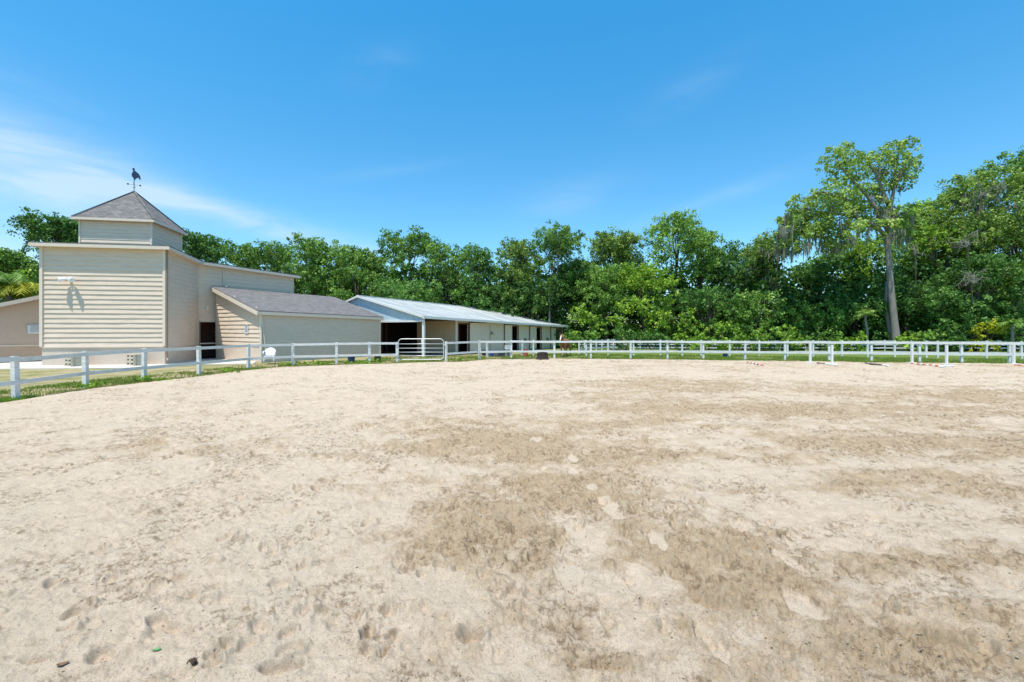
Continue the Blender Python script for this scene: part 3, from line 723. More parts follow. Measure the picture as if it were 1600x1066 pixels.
# front stall wall, set back under the eave
W0 = E0-nT*.45; dSt = lambda px: s_at(W0, dT, px)
zfr = lambda s: zE-.1+(zEf-zE)*s/20.4
sA, sZ = dSt(713.5), 20.1
ops = [(716,731.5),(799.5,809.5),(837.5,845.5),(868,875.5)]
hol = [(dSt(a), dSt(b), 0, 0) for a, b in ops]
hol = [(a, b, 0, zfr((a+b)/2)-.30) for a, b, _, _ in hol]
m = MB(); lap_wall(m, W0+dT*sA, W0+dT*sZ, 0, zfr(sA), zfr(sZ), t=.01, bh=.4, wob=0, holes=[(a-sA,b-sA,-1,h) for a,b,_,h in hol])
prev = sA
for a, b, _, h in hol+[(sZ, sZ, 0, 0)]:
    wall_sheet(m, W0+dT*prev, W0+dT*a, 0, zfr(prev), zfr(a), -.002)
    if b > a: wall_sheet(m, W0+dT*a, W0+dT*b, h, zfr(a), zfr(b), -.002)
    prev = b
m.build('front_wall', siding_m, st)
for a, b, _, h in hol:
    m = MB(); q = W0+nT*.03
    for s in (a, b): m.beam(up(q+dT*s,0), up(q+dT*s,h+.05), .05, .08)
    m.beam(up(q+dT*a,h+.05), up(q+dT*b,h+.05), .05, .08); m.build('door_frame', redwood_m, st)
for i, (a, b) in enumerate([(732.8,748.5),(787.6,798.6),(827,836.8),(860,867.3)]):
    sa, sb = dSt(a), dSt(b); h = zfr(sa)-.22
    m = MB(); q = W0+nT*.09; m.box(up(q+dT*(sa+sb)/2, h/2+.05), (sb-sa, .05, h-.05), dT); dr_ = m.build('stall_door', door_m, st)
    m = MB(); s = sa-.06 if i else sb+.03
    m.beam(up(q+dT*(sa-.03),.05), up(q+dT*(sa-.03),h+.1), .04, .05); m.beam(up(q+dT*(sa-.05),h+.1), up(q+dT*(sb+.9),h+.1-.03), .06, .05); sub(m, 'door_track', redwood_m, dr_)
# tack room door seams and hook between the first two stalls
m = MB(); q = W0+nT*.03
for px_ in (765.5,): s = dSt(px_); m.beam(up(q+dT*s,.1), up(q+dT*s,2.3), .03, .03)
s = dSt(766.5); m.beam(up(q+nT*.06+dT*s,1.75), up(q+nT*.1+dT*(s+.22),1.55), .05, .06); m.beam(up(q+nT*.06+dT*(s-.1),1.5), up(q+nT*.08+dT*(s+.2),1.72), .04, .05); m.build('door_latch', brown_m, st)
for px_ in (820, 855):
    m = MB(); s = dSt(px_); m.box(up(W0+nT*.06+dT*s, .98), (.3,.06,.22), dT); m.build('window_grille', darkwood_m, st)
m = MB(); s = dSt(713.5); m.beam(up(W0+dT*s,0), up(W0+dT*s,zfr(s)), .16, .16); m.build('corner_post', trim_m, st)
m = MB(); s = dSt(877.2); m.beam(up(W0+nT*.1+dT*s,0), up(W0+nT*.1+dT*s,zfr(s)), .14, .14); m.build('corner_post', trim_m, st)
# cross wall of the first stall inside the open bay, aisle walls, floor, ceiling
X0 = W0+dT*sA; X1_ = X0-nT*4.6
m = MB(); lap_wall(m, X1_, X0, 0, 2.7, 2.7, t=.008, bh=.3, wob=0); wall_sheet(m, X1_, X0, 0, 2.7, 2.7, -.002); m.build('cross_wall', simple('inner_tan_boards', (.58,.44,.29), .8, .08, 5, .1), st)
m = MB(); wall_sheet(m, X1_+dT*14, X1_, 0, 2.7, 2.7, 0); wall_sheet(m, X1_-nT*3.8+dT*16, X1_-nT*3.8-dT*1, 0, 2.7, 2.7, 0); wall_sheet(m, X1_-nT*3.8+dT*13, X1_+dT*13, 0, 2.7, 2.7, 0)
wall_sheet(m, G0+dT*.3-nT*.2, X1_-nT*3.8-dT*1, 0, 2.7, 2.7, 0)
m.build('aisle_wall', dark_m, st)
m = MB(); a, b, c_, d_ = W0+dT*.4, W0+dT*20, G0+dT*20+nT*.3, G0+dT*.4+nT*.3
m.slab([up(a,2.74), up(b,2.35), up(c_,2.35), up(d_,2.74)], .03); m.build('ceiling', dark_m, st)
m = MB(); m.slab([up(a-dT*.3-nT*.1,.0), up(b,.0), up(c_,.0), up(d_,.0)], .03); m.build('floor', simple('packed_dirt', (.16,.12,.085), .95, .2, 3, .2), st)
m = MB(); wall_sheet(m, E1-dT*.3+nT*-.45, K1-dT*.3, 0, 2.2, 2.2, 0); wall_sheet(m, K1-dT*.3, G1-dT*.3, 0, 2.2, 2.2, 0); m.build('end_wall', siding_m, st)
m = MB(); p = lambda a_, z_: up(K1+dT*-.3+(-nT)*a_, z_)
m.planar([p(-7.3,2.2), p(5.8,2.2), p(5.8,zGf-.05), p(0,zKf-.06), p(-7.3,zEf)]); m.build('end_gable_panel', gable_m, st)
m = MB()
for k, (px_, w_) in enumerate(((597,.5),(604,.4))):
    q = P(px_, 37.5+k*.6); m.beam(up(q,0), up(q,2.5), .3, .1)
m.build('stall_partition', redwood_m, st)
m = MB()
for k in range(3): q = X0+dT*(3+k*5)-nT*1.8; wall_sheet(m, X0-nT*2.2+dT*(.5+k*5), X0-nT*2.2+dT*(4.5+k*5), 0, 2.6, 2.6, 0)
m.build('stall_back_wall', redwood_m, st)

# ------------------------------------------------------------------ fences
def fence(name, pts, label, group=None, H=1.21, rails=(1.12,.46), rw=.122, pw=.10, mat=fence_m, side=-1, seed=1, lean=.03, drop=0):
    r_ = random.Random(seed); pts = [Vector((p[0],p[1],0)) for p in pts]
    t = wthing(name, pts[0], label, 'fence', group)
    tops = []
    for i, p in enumerate(pts):
        d = (pts[min(i+1,len(pts)-1)]-pts[max(i-1,0)]).normalized(); lx = Vector((r_.uniform(-lean,lean), r_.uniform(-lean,lean), 0))
        dz = r_.uniform(-.02,.02)
        m = MB(); m.box(p+Vector((0,0,(H+dz)/2-.03-drop))+lx*.5, (pw,pw,H+dz+.06), d, up=(lx.x,lx.y,1.0)); m.build('post', mat, t); tops.append(dz)
    n = len(pts)
    for z_ in rails:
        for i in range(n-1):
            a, b = pts[i], pts[i+1]; d = (b-a).normalized(); nn = nrm(d)*side
            za = z_+tops[i]+r_.uniform(-.012,.012)-drop; zb_ = z_+tops[i+1]+r_.uniform(-.012,.012)-drop
            m = MB(); o_ = nn*(pw/2+.017+.0015*(i % 2))
            m.beam(a+o_-d*.03+Vector((0,0,za)), b+o_+d*.03+Vector((0,0,zb_)), .03, rw); m.build('rail', mat, t)
    return t
LF = [(-420,9.0),(-190,10.6),(24,12.8),(133,15.5),(225,17.7),(311,20.0),(388,23.2),(458,24.8),(526,25.6),(577,26.4),(620,27.1)]
fence('arena_fence', [P(a, b) for a, b in LF], 'white two-rail arena fence curving in front of the beige barn, left of the gate', 'white arena fences', side=1, seed=3, pw=.13)
RF = [(697,27.7),(749,29.9),(799,30.8),(866,30.9),(923,30.9),(985,30.8),(1043,30.7),(1099,30.4),(1164,30.1),(1226,29.5),(1295,28.9),(1361,28.3),(1437,27.7),(1502,27.3),(1577,27.0),(1655,26.6),(1745,26.0),(1850,25.4)]
fence('arena_fence', [P(a, b) for a, b in RF], 'white two-rail arena fence running right from the gate along the far side of the sand', 'white arena fences', side=1, seed=5, pw=.12)
BF = [(761,32.6),(816,34.2),(833,34.5),(878,34.6),(916,34.6),(950,34.5),(990,34.4),(1032,34.2),(1066,34.0),(1095,33.9),(1140,33.7),(1186,33.5),(1230,33.3),(1270,33.0),(1315,32.9),(1355,32.6),(1398,32.4),(1447,32.1),(1465,31.9),(1541,31.4),(1596,31.0),(1660,30.6),(1740,30)]
fence('paddock_fence', [P(a, b) for a, b in BF], 'white two-rail paddock fence standing just behind the far arena fence', 'white paddock fences', H=1.16, rails=(1.04,.32), side=1, seed=8, pw=.11)
TF = [(905+i*43+((i*37) % 13), 43-i*.12) for i in range(19)]
fence('paddock_fence', [P(a, b) for a, b in TF], 'bluish grey-white weathered fence farthest back, at the foot of the trees', 'white paddock fences', H=.98, rails=(.86,.56,.26), rw=.12, mat=old_fence_m, side=1, seed=9, pw=.09)
CF = [P(905+i*9, 35.5+i*1.05) for i in range(8)]
fence('paddock_fence', CF, 'short white cross fence running back from the paddock fence beside the horse', 'white paddock fences', H=1.08, rails=(.98,.4), side=1, seed=12, pw=.1)

# gate
G_0, G_1 = P(622.5, 27.4), P(693, 27.6); dG = (G_1-G_0).normalized(); LG = (G_1-G_0).length
gt = wthing('pipe_gate', G_0, 'grey tubular steel farm gate closing the gap in the white arena fence', 'gate')
zt_, zb2 = 1.38, .14; rc = .2
def gp(s, z_): return G_0+dG*s+Vector((0,0,z_))
pts = []
for cx, cz, a0 in ((LG-rc,zt_-rc,90),(LG-rc,zb2+rc,0),(rc,zb2+rc,-90),(rc,zt_-rc,-180)):
    for k in range(6): a_ = R(a0-k*18); pts.append(gp(cx+rc*math.cos(a_), cz+rc*math.sin(a_)))
pts.append(pts[0]); m = MB(); m.tube(pts, .026, 8, False); m.build('frame', galv_m, gt, True)
for z_ in (.36,.58,.82,1.08):
    m = MB(); m.tube([gp(.03,z_), gp(LG-.03,z_)], .02, 8); m.build('rail', galv_m, gt, True)
m = MB(); m.tube([gp(LG*.52,zb2), gp(LG*.52,zt_)], .02, 8); m.build('brace', galv_m, gt, True)
m = MB(); m.box(gp(LG+.05,1.05), (.12,.04,.05), dG); m.build('latch', galv_m, gt)

# ------------------------------------------------------------------ jump standards and ground poles
def standard(px, Y, label, H=1.2, yaw=0, proto=None):
    p = P(px, Y, .02)
    t = empty('jump_standard', p, yaw); tag(t, label, 'jump standard', 'white jump standards in the arena')
    m = MB(); m.box((0,0,H/2+.03), (.095,.095,H-.02), (1,0,0)); bevel(m.build('upright', white_m, t), .008)
    m = MB(); m.box((0,0,.045), (.42,.09,.07), (1,0,0)); m.build('foot', white_m, t)
    m = MB(); m.box((0,0.0,.04), (.09,.6,.06), (1,0,0)); m.build('foot', white_m, t)
    return t
standard(1266, 25.9, 'white wooden jump standard left of the other, first one past the blue bucket', 1.13, .1)
standard(1300, 25.0, 'white wooden jump standard beside the dark and white ground pole', 1.07, -.1)
standard(1425, 25.6, 'white wooden jump standard at the left end of the orange striped pole', 1.15, .05)
standard(1479, 24.6, 'white wooden jump standard at the right end of the orange striped pole', 1.08, .0)
standard(1584, 25.0, 'white wooden jump standard near the right edge of the photo', 1.08, .1)
def pole(a, b, mats, label, n=8, rad=.045):
    a = a+Vector((0,0,.075)); b = b+Vector((0,0,.075)); t = wthing('ground_pole', a, label, 'ground pole', 'jump poles lying on the sand')
    for i in range(n):
        m = MB(); m.tube([a+(b-a)*(i/n), a+(b-a)*((i+1)/n)], rad, 10); m.build('pole_band', mats[i % len(mats)] if len(mats) < n else mats[i], t, True)
pole(at(1168,568.5), at(1192,573), [red_m, white_m], 'thin red and white striped pole lying alone left of the jump standards', 9)
pole(at(1277,569.5), at(1308,573), [darkwood_m]*3+[white_m]*4, 'half dark, half white pole lying at the foot of two standards', 7)
pole(at(1352,569.8), at(1389,574), [darkwood_m]*6+[white_m]*2, 'dark pole with a pale end lying alone on the sand', 8)
pole(at(1424,570.2), at(1467,574.2), [orange_m, white_m], 'orange and white striped pole between two white standards', 9)
pole(at(1586,573), at(1625,576), [orange_m, orange_m, white_m], 'orange pole cut by the right edge of the photo', 6)
pole(at(1467,575), at(1489,574.6), [white_m, white_m], 'short white pole lying beside the orange striped one', 2)

# ------------------------------------------------------------------ loose things
# plastic lawn chair
cp = P(421, 26.3); ch = empty('lawn_chair', cp, R(200)); tag(ch, 'white plastic garden armchair on the grass between fence and shed wing', 'chair')
m = MB(); m.slab([Vector((-.24,-.22,.42)),Vector((.24,-.24,.42)),Vector((.26,.24,.43)),Vector((-.26,.24,.43))], .03); bevel(m.build('seat', plastic_m, ch), .01)
m = MB(); n_ = 12
for i in range(n_):     # curved slatted back in one shell
    t0, t1 = i/n_*2-1, (i+1)/n_*2-1
    f_ = lambda t, z_: Vector((t*.27, -.20-.14*(z_-.42)/.45-.05*(1-t*t), z_))
    h0 = .90-.13*t0**2; h1 = .90-.13*t1**2
    m.face([f_(t0,.45), f_(t1,.45), f_(t1,h1), f_(t0,h0)]); m.face([f_(t0,.45)+Vector((0,-.02,0)), f_(t0,h0)+Vector((0,-.02,0)), f_(t1,h1)+Vector((0,-.02,0)), f_(t1,.45)+Vector((0,-.02,0))])
    m.face([f_(t0,h0), f_(t1,h1), f_(t1,h1)+Vector((0,-.02,0)), f_(t0,h0)+Vector((0,-.02,0))])
m.build('backrest', plastic_m, ch)
for s in (-1, 1):
    m = MB(); m.tube([(s*.27,-.26,.72),(s*.30,-.1,.68),(s*.30,.18,.66),(s*.28,.26,.60),(s*.27,.24,.43)], [.022,.03,.03,.025,.022], 8); m.build('armrest', plastic_m, ch, True)
    for y_ in (-.22,.22):
        m = MB(); m.tube([(s*.23,y_,.42),(s*.28,y_*1.25,0)], [.032,.022], 8); m.build('leg', plastic_m, ch, True)
# hollow blocks
def hblock(c, ax, label):
    t = empty('concrete_block', c, math.atan2(ax.y, ax.x)); tag(t, label, 'concrete block', 'hollow blocks stacked at the foot of the tower wall')
    m = MB(); w_, d_, h_ = .8, .55, .20
    # shell with recesses; near-black plates paint the shade inside the hollows
    m.box((0,.06,h_/2), (w_-.02,d_-.14,h_-.02))
    zc = h_/2
    for x_ in (-.39,-.0,.39): m.box((x_,-d_/2+.04,zc), (.1 if x_ else .12,.1,h_-.004))
    for z_ in (.025, h_-.025): m.box((0,-d_/2+.042,z_), (w_-.004,.09,.05))
    for y_ in (-d_/2+.03,.0,d_/2-.03): m.box((w_/2-.03,y_,zc), (.058,.08,h_-.01))
    for z_ in (.025, h_-.025): m.box((w_/2-.032,0,z_), (.056,d_-.01,.046))
    m.build('shell', block_m, t)
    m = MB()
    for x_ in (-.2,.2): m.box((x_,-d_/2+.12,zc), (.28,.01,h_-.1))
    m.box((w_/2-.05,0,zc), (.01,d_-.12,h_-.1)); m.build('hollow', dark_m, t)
    return t
pos = ['bottom','middle','top']
for px_, who in ((117,'left'),(213,'right')):
    for k in range(3):
        hblock(P(px_, 24.35 if px_ < 200 else 24.9, .004+k*.203)+Vector((0,0,0)), Vector((math.cos(R(-28)), math.sin(R(-28)),0)), '%s hollow concrete block of the %s stack under the tower wall' % (pos[k], who))
def tub(name, c, r0_, r1_, h, mat, label, cat, handle=True):
    t = empty(name, c, random.uniform(0,3)); tag(t, label, cat); m = MB()
    m.tube([(0,0,0),(0,0,h),(0,0,h),(0,0,.03)], [r0_, r1_, r1_*.93, r0_*.9], 18, True); m.build('shell', mat, t)
    m = MB(); rr = [(math.cos(R(a))*r1_*1.02, math.sin(R(a))*r1_*1.02, h-.01) for a in range(0,361,24)]; m.tube(rr, .012, 6, False); m.build('rim', mat, t, True)
    if handle:
        m = MB(); m.tube([(-r1_,0,h-.03),(-r1_*.8,.05,h+r1_*.5),(0,.08,h+r1_*.9),(r1_*.8,.05,h+r1_*.5),(r1_,0,h-.03)], .006, 5); m.build('handle', galv_m, t, True)
    return t
tub('feed_tub', P(769, 34.0), .27, .31, .36, blue_m, 'bright blue plastic tub standing behind the fence by the stable wall', 'tub', False)
tub('feed_tub', P(757, 34.5), .2, .22, .4, black_m, 'black plastic tub standing left of the bright blue one', 'tub', False)
tub('bucket', P(821, 33.3), .15, .19, .52, red_m, 'faded red bucket seen through the fence rails', 'bucket')
tub('bucket', P(1133, 32.4), .14, .17, .24, dkblue_m, 'dark blue bucket lying on the grass strip behind the far fence', 'bucket')
tub('flower_pot', P(549, 27.2), .18, .22, .34, dkblue_m, 'dark teal pot at the foot of the shed wing wall, among weeds', 'pot', False)
tub('flower_pot', P(590, 27.8), .18, .2, .36, black_m, 'black pot at the right corner of the shed wing', 'pot', False)
# white cooler and trough near the stalls
t = empty('cooler_box', P(794, 33.2, 0), R(30)); tag(t, 'white lidded box on a low stand beside the stable wall', 'box')
m = MB(); m.box((0,0,.62), (.42,.3,.2)); bevel(m.build('body', plastic_m, t), .02)
m = MB(); m.box((0,0,.745), (.45,.33,.05)); bevel(m.build('lid', plastic_m, t), .015)
for sx_ in (-1,1):
    for sy_ in (-1,1): m = MB(); m.beam((sx_*.17,sy_*.11,0),(sx_*.17,sy_*.11,.52), .03,.03); m.build('leg', galv_m, t)
t = empty('water_trough', P(784, 33.8, 0), R(50)); tag(t, 'dark grey low water trough by the stall doors', 'trough')
m = MB(); 
for x_ in (-.62,.62): m.box((x_,0,.2), (.04,.5,.4))
for y_ in (-.25,.25): m.box((0,y_,.2), (1.28,.04,.4))
m.box((0,0,.05), (1.2,.46,.06)); m.build('tank', simple('grey_tank', (.10,.11,.12), .5, .2, 8, 0), t)
m = MB(); m.box((0,0,.33), (1.18,.44,.01)); m.build('water', simple('still_water', (.03,.04,.045), .05, .1, 8, 0), t)
# stump (dark mounting block)
sp = at(848, 563); t = empty('tree_stump', sp, .3); tag(t, 'dark upright stump standing on the sand in front of the far fence', 'stump')
m = MB(); n_ = 18; rings = []
for k, (z_, r_) in enumerate(((0,.42),(.05,.38),(.14,.33),(.32,.31),(.47,.32),(.49,.28))):
    ring = []
    for i in range(n_):
        a_ = 2*math.pi*i/n_; rr = r_*(1+.12*math.sin(a_*5+.6)*(1-z_)+.05*math.sin(a_*11+k)); ring.append(Vector((rr*math.cos(a_)*1.05, rr*math.sin(a_)*.8, z_+.01)))
    rings.append(ring)
for a, b in zip(rings, rings[1:]):
    for i in range(n_): j = (i+1) % n_; m.face([a[i], a[j], b[j], b[i]])
m.face(rings[-1]); m.build('trunk', stump_m, t)
m = MB(); m.slab([v+Vector((0,0,.012)) for v in [r_*.82 for r_ in rings[-1]]], .01); 
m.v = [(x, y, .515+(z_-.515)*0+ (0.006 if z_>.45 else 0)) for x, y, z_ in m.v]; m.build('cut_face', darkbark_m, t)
# garden hose
m = MB(); hp = [at(797,559.8), at(806,562), at(818,562.8), at(828,562), at(832,559.6)]
m.tube([p_+Vector((0,0,.05)) for p_ in hp], .02, 6); o = m.build('garden_hose', darkwood_m); tag(o, 'dark hose lying in a shallow curve in front of the far fence', 'hose')
# pebble / nut, leaves
def hgt(p_): 
    x_ = np.array([p_.x]); y_ = np.array([p_.y]); d_, pr_ = sand_fields(x_, y_); return float(sand_height(x_, y_, d_, pr_)[0])
def husk(px_, y_, r_, label):
    p_ = at(px_, y_); p_.z = hgt(p_)+r_*.6; m = MB(); sph(m, (0,0,0), r_, 14, .8)
    r2 = random.Random(px_); m.v = [tuple(c*(1+.12*math.sin(c0*400+i)) for c, c0 in zip(v, v)) for i, v in enumerate(m.v)]
    o = m.build('nut_husk', nut_m, None, True); o.location = p_; tag(o, label, 'nut husk')
husk(300, 1049, .026, 'round dark brown husk lying on the sand at the bottom left')
husk(66, 1046, .022, 'half-buried brownish husk near the bottom left corner') if False else None
def leaf(px_, y_, ln, mat, rz, label, curl=.4):
    p_ = at(px_, y_); p_.z = hgt(p_)+.003; m = MB(); n_ = 8
    for i in range(n_):
        t0, t1 = i/n_, (i+1)/n_; w0, w1 = [.28*ln*math.sin(math.pi*min(.98,max(.03,t_)))**.8 for t_ in (t0,t1)]
        z0_, z1_ = [curl*ln*.5*(t_-.5)**2*2 for t_ in (t0,t1)]
        for s in (-1, 1): 
            q_ = [(t0*ln,0,z0_),(t1*ln,0,z1_),(t1*ln,s*w1,z1_+w1*.5),(t0*ln,s*w0,z0_+w0*.5)]
            m.face(q_ if s > 0 else q_[::-1])
    o = m.build('fallen_leaf', mat); o.location = p_; o.rotation_euler = (0,0,rz); tag(o, label, 'leaf'); o.modifiers.new('thick','SOLIDIFY').thickness = .0015
leaf(238, 1027, .045, freshleaf_m, .3, 'small bright green leaf lying on the sand')
leaf(88, 1054, .055, deadleaf_m, .5, 'curled reddish brown flake added for the shade under a clod at the bottom left edge', .8)  # leaf shape put in for the reddish-brown shade under a clod
leaf(432, 1058, .075, deadleaf_m, .1, 'long reddish brown dry leaf at the bottom edge, in the hollow', .6)
leaf(1398, 971, .05, deadleaf_m, 0, 'brown dry leaf stuck in a hollow on the right side', .9)

# ------------------------------------------------------------------ horse
hs_c = P(884, 33.6); ho = empty('horse', hs_c, R(-115)); tag(ho, 'chestnut horse with pale face standing behind the fence at the end of the stable', 'horse')
def skin(name, verts, edges, radii, mat, parent, root=0, sub_=2):
    me = bpy.data.meshes.new(name); me.from_pydata(verts, edges, []); me.materials.append(mat)
    o = bpy.data.objects.new(name, me); COL.objects.link(o); o.parent = parent
    sk = o.modifiers.new('skin', 'SKIN'); sk.use_smooth_shade = True
    if not me.skin_vertices: me.attributes  # created by the modifier below
    bm = bmesh.new(); bm.from_mesh(me); ly = bm.verts.layers.skin.verify()
    for i, v in enumerate(bm.verts):
        v[ly].radius = radii[i] if isinstance(radii[i], tuple) else (radii[i], radii[i]); v[ly].use_root = (i == root)
    bm.to_mesh(me); bm.free()
    ss = o.modifiers.new('sub', 'SUBSURF'); ss.levels = sub_; ss.render_levels = sub_
    return o
S = 1.32/1.5
hv = [(0,0,1.16),(.35,0,1.14),(.68,0,1.16),(-.38,0,1.18),(-.68,0,1.14),   # 0 mid back,1 ribs,2 shoulder/withers,3 loin,4 rump
      (.90,0,1.32),(1.08,.02,1.50),(1.20,.03,1.66),                        # 5,6 neck,7 poll
      (1.36,.04,1.56),(1.50,.05,1.36),(1.56,.05,1.26)]                     # 8 cheek, 9 muzzle, 10 nose
he = [(0,1),(1,2),(0,3),(3,4),(2,5),(5,6),(6,7),(7,8),(8,9),(9,10)]
hr = [(.25,.30),(.25,.30),(.21,.27),(.25,.28),(.23,.25),(.14,.2),(.11,.15),(.095,.11),(.09,.115),(.06,.07),(.05,.05)]
for s in (-1, 1):
    k = len(hv); hv += [(.66,s*.15,.88),(.68,s*.15,.66),(.66,s*.15,.44),(.66,s*.15,.12),(.70,s*.15,.05)]
    he += [(2,k),(k,k+1),(k+1,k+2),(k+2,k+3),(k+3,k+4)]; hr += [.12,.075,.05,.04,.055]
    k = len(hv); hv += [(-.66,s*.16,.92),(-.56,s*.16,.72),(-.78,s*.16,.50),(-.74,s*.16,.12),(-.70,s*.16,.05)]
    he += [(4,k),(k,k+1),(k+1,k+2),(k+2,k+3),(k+3,k+4)]; hr += [.15,.10,.055,.042,.055]
hv = [tuple(c*S for c in v) for v in hv]; hr = [tuple(c*S for c in r_) if isinstance(r_, tuple) else r_*S for r_ in hr]
skin('body', hv, he, hr, horse_m, ho)
def hp_(x_, y_, z_): return Vector((x_, y_, z_))*S
m = MB(); m.tube([hp_(1.31,.04,1.72), hp_(1.45,.05,1.55), hp_(1.57,.055,1.38), hp_(1.615,.055,1.27)], [.035*S,.05*S,.045*S,.045*S], 8); m.build('blaze', simple('white_blaze', (.75,.62,.52), .6, .05, 8, 0), ho, True)
for s in (-1, 1):
    m = MB(); m.tube([hp_(1.17,s*.07+.03,1.74), hp_(1.18,s*.09+.03,1.81), hp_(1.19,s*.08+.03,1.88)], [.03*S,.035*S,.004], 7); m.build('ear', horse_m, ho, True)
m = MB()
for i in range(9):
    t_ = i/8; a_ = hp_(1.16-.5*t_,.03,1.78-.46*t_); m.tube([a_, a_+hp_(-.05,.08,-.1), a_+hp_(-.07,.12,-.24)], [.035,.035,.008], 6)
m.build('mane', mane_m, ho, True)
m = MB(); m.tube([hp_(-.88,0,1.22), hp_(-1.0,0,1.1), hp_(-1.02,0,.8), hp_(-.98,0,.5)], [.05,.07,.07,.02], 8); m.build('tail', mane_m, ho, True)
for k in (.68,-.72):
    for s in (-1,1): m = MB(); m.tube([hp_(k,s*.15,0), hp_(k-.01,s*.15,.08)], [.065*S,.05*S], 8); m.build('hoof', hoof_m, ho)

# ------------------------------------------------------------------ vegetation
def leaves(C, Rr, n_per, size, rs, up_bias=.35, droop=0., flat=1.0, aspect=1.0):
    """leaf quads on the shells of clumps C (n,3) with radii Rr; returns verts, quads, tint"""
    n = len(C); K = n*n_per
    d = rs.normal(size=(K,3)); d[:,2] = d[:,2]*.9+up_bias; d /= np.linalg.norm(d, axis=1)[:,None]
    ci = np.repeat(np.arange(n), n_per); r = Rr[ci]*(rs.random(K)**.4)
    p = C[ci]+d*r[:,None]*np.array([1,1,flat]); p[:,2] -= droop*rs.random(K)
    nn = d*.9+rs.normal(size=(K,3))*.55; nn /= np.linalg.norm(nn, axis=1)[:,None]
    t = np.cross(nn, rs.normal(size=(K,3))); t /= np.linalg.norm(t, axis=1)[:,None]; b = np.cross(nn, t)
    s = size*rs.uniform(.6,1.35,K)[:,None]; t = t*s*.5*aspect; b = b*s*.34
    V = np.stack([p-t, p+b+nn*s*.08, p+t, p-b+nn*s*.08], 1).reshape(-1,3)
    Q_ = np.arange(K*4).reshape(-1,4)
    ct = rs.random(n)[ci]; tint = np.repeat(np.clip(.62*ct+.38*rs.random(K), 0, 1), 4)
    return V, Q_, tint
def lobes_to_clumps(lobes, rs, per=22, cr=(.28,.58)):
    C = []; Rr = []
    for (c, r) in lobes:
        k = max(6, int(per*(r/1.6)**2)); d = rs.normal(size=(k,3)); d[:,2] += .25; d /= np.linalg.norm(d, axis=1)[:,None]
        rad = r*rs.uniform(.55,1.12,k); C.append(np.array(c)+d*rad[:,None]*np.array([1,1,.85])); Rr.append(rs.uniform(cr[0],cr[1],k)*min(1.3,(r/1.5)**.5))
    return np.vstack(C), np.concatenate(Rr)
def trunk_mesh(base, top, lobes, r0_, rs, nl=8, wob=.25):
    m = MB(); base = Vector(base); top = Vector(top); n_ = 7; pts = []
    for i in range(n_+1):
        t_ = i/n_; pts.append(base.lerp(top, t_)+Vector((rs.normal()*wob*(0<i<n_), rs.normal()*wob*(0<i<n_), 0)))
    rad = [r0_*1.35]+[r0_*(1-.7*i/n_) for i in range(1, n_+1)]; m.tube(pts, rad, 9)
    for (c, r) in lobes[:nl]:
        c = Vector(c); k = min(n_-1, max(1, int(n_*.35+rs.random()*n_*.5))); a = pts[k]
        if c.z < a.z-.5: a = pts[max(1, k-2)]
        mid_ = a.lerp(c, .5)+Vector((rs.normal()*.2, rs.normal()*.2, -.3)); m.tube([a, mid_, c], [rad[k]*.5, rad[k]*.34, rad[k]*.12], 6)
    return m
def tree(px, top, wpx, Y, kind, label, name='tree', bot=None, lobes=None, seed=0, size=.22, npl=20, per=20, group=None, trunk_r=.22, mat=bark_m, moss=False, wide=1.0, depth=None, cat='tree'):
    rs = np.random.default_rng(1000+seed+int(px)*3+int(top)); x0 = (px-800)/F*Y; W = wpx/F*Y/2*1.12; ztop = zz(top, Y); zbot = .6 if bot is None else zz(bot, Y)
    D_ = depth or min(W, 2.6)
    if lobes is None:
        lobes = []; nlob = int((18+W*ztop/1.7)*(.7 if top > 398 else 1)); 
        lobes.append(((x0+rs.normal()*.15*W, Y, ztop-1.2), 1.1))
        for k in range(int(3+W)): lobes.append(((x0+rs.uniform(-.75,.75)*W, Y+rs.uniform(-1,1)*D_*.6, ztop-rs.uniform(1.2,2.8)), rs.uniform(.7,1.2)))
        for i in range(nlob):
            z = zbot+(ztop-zbot)*rs.random()**.75; f = (z-zbot)/(ztop-zbot); prof = (1-max(0, f-.6)**2*2.6)*wide; 
            r = rs.uniform(.75,1.6)*min(1, W/2.4+.3); lim = max(.1, W*max(.25, prof)-r*.7)
            z = min(z, ztop-r*.95)
            lobes.append(((x0+rs.uniform(-1,1)*lim, Y+rs.uniform(-1,1)*D_, z), r))
    else:
        lobes = [(((a-800)/F*(Y+dy*2), Y+dy*2, zz(b, Y+dy*2)), c*1.08/F*Y) for a, b, c, dy in lobes]
    t = wthing(name, (x0, Y, 0), label, cat, group)
    C, Rr = lobes_to_clumps(lobes, rs, per)
    V, Q_, ti = leaves(C, Rr, npl, size, rs); ti = np.clip(ti*.9+rs.uniform(-.18,.22), 0, 1)
    hl = np.argsort([-l[0][2] for l in lobes])
    npmesh('crown', V, Q_, LM[kind], ti, t)
    if trunk_r: trunk_mesh((x0+rs.normal()*.2, Y, -.1), (x0, Y, ztop-1.6), [lobes[i] for i in hl], trunk_r, rs).build('trunk', mat, t, True)
    if moss: add_moss(t, lobes, rs, moss)
    return t, lobes
